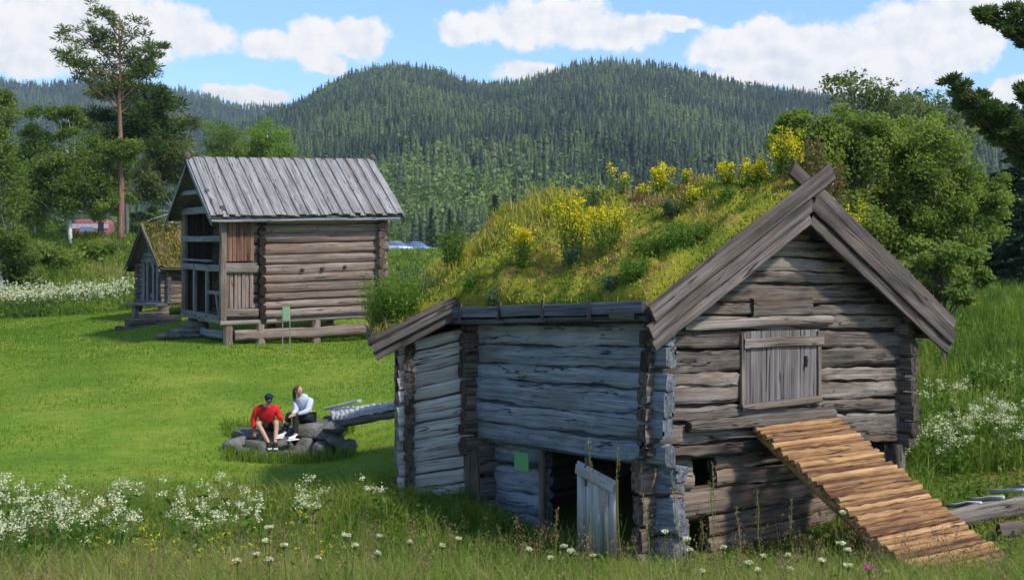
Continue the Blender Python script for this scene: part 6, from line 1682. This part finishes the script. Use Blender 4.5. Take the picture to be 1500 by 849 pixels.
# ================================================================== parked cars and caravan far off
M_CARW = flatmat("white_car_paint", (0.72, 0.74, 0.78), 0.25, 0.6, 0.03); M_CARB = flatmat("blue_car_paint", (0.22, 0.32, 0.52), 0.25, 0.6, 0.03)
M_GLASS = flatmat("car_glass", (0.10, 0.15, 0.22), 0.06, 0.9, 0.05); M_TYRE = flatmat("tyre_rubber", (0.02, 0.02, 0.02), 0.9, 0.2); M_RIM = flatmat("wheel_rim", (0.45, 0.45, 0.46), 0.35, 0.6); M_LAMP = flatmat("lamp_glass", (0.75, 0.75, 0.7), 0.15, 0.8); M_TAIL = flatmat("tail_lamp", (0.5, 0.02, 0.02), 0.2, 0.7)
def car(label, loc, rot, paint):
    root = empty("parked_car", (0, 0, 0), label, "car", "cars parked at the valley edge")
    xs = [-2.1, -2.05, -1.5, -0.9, 0.35, 1.1, 1.95, 2.12]
    lo = [0.42, 0.28, 0.24, 0.24, 0.24, 0.24, 0.3, 0.45]; hi = [0.85, 0.95, 1.0, 1.0, 0.98, 0.92, 0.78, 0.62]; hw = [0.7, 0.82, 0.87, 0.88, 0.88, 0.86, 0.8, 0.68]
    m_ = MB(); ring = []
    for X_, l, h, w_ in zip(xs, lo, hi, hw): ring.append(np.array([(X_, -w_ * .92, l), (X_, -w_, l + .2), (X_, -w_, h - .12), (X_, -w_ * .88, h), (X_, w_ * .88, h), (X_, w_, h - .12), (X_, w_, l + .2), (X_, w_ * .92, l)]))
    f = [(i * 8 + j, i * 8 + (j + 1) % 8, i * 8 + 8 + (j + 1) % 8, i * 8 + 8 + j) for i in range(7) for j in range(8)] + [tuple(range(7, -1, -1)), tuple(range(56, 64))]
    m_.add(np.concatenate(ring), f); body = m_.build("body", paint, root, smooth=False)
    cab = [(-1.75, 0.96, .80), (-1.25, 1.42, .66), (0.05, 1.46, .66), (0.95, 0.93, .80)]
    v = [(x_, sg_ * w_, z_) for x_, z_, w_ in cab for sg_ in (-1, 1)]
    m_ = MB(); m_.add(v, [(0, 2, 4, 6), (7, 5, 3, 1), (0, 1, 3, 2), (4, 5, 7, 6)]); m_.build("windows", M_GLASS, root)
    m_ = MB(); slab(m_, [(-1.3, -.66, 1.49), (0.1, -.66, 1.51), (0.1, .66, 1.51), (-1.3, .66, 1.49)], (0, 0, -.05)); m_.build("roof", paint, root)
    for x_ in (-1.3, 1.3):
        for sg_ in (-1, 1):
            m_ = MB(); tube(m_, [(x_, sg_ * .70, .32), (x_, sg_ * .90, .32)], 0.32, 16); w_o = m_.build("wheel", M_TYRE, root)
            m_ = MB(); tube(m_, [(x_, sg_ * .89, .32), (x_, sg_ * .915, .32)], 0.19, 12); m_.build("rim", M_RIM, w_o)
    for sg_ in (-1, 1):
        m_ = MB(); blob(m_, (2.05, sg_ * .52, .66), (.08, .15, .08), nu=10, nv=7, rough=0); m_.build("headlight", M_LAMP, root)
        m_ = MB(); blob(m_, (-2.07, sg_ * .6, .8), (.06, .1, .1), nu=10, nv=7, rough=0); m_.build("tail_lamp", M_TAIL, root)
    root.location = tuple(loc); root.rotation_euler = (0, 0, rot); return root
def raised(px, py, Y): b_ = P(px, py, Y); b_[2] = max(b_[2], float(zt(b_[0], b_[1]))); return b_
car("white parked car seen between the storehouse and the barn's turf roof", gbase(582, 378, 150), math.radians(-40), M_CARW)
car("blue-grey parked car right of the white one", gbase(612, 378, 158), math.radians(-35), M_CARB)
cb = gbase(137, 352, 118) - UP * 0.0
cv = empty("caravan", tuple(cb), "red and white caravan half hidden by trees left of the tall pine", "caravan")
M_CVW = flatmat("caravan_white", (0.42, 0.38, 0.40), 0.5, 0.3, 0.05); M_CVR = flatmat("caravan_red", (0.30, 0.09, 0.10), 0.5, 0.3, 0.1)
m_ = MB(); blob(m_, cb + (0, 0, 1.35), (1.7, 1.0, 1.05), 1, 0.0, box=7, nu=32, nv=18); m_.build("body", M_CVR, cv)
for z_ in (1.75,):
    m_ = MB(); beam(m_, cb + (-1.66, -1.0, z_), cb + (1.66, -1.0, z_), 0.04, 0.42, tone=.5); m_.build("stripe", M_CVW, cv)
m_ = MB(); beam(m_, cb + (-0.9, -1.02, 1.45), cb + (0.3, -1.02, 1.45), 0.04, 0.5); m_.build("window", M_GLASS, cv)
m_ = MB(); beam(m_, cb + (1.0, -1.02, 0.5), cb + (1.0, -1.02, 2.1), 0.5, 0.05, up=(0, -1, 0)); m_.build("door", M_NAVY, cv)
for x_ in (-.4, .5):
    m_ = MB(); tube(m_, [cb + (x_, -0.95, .28), cb + (x_, -0.75, .28)], 0.28, 14); m_.build("wheel", M_TYRE, cv)
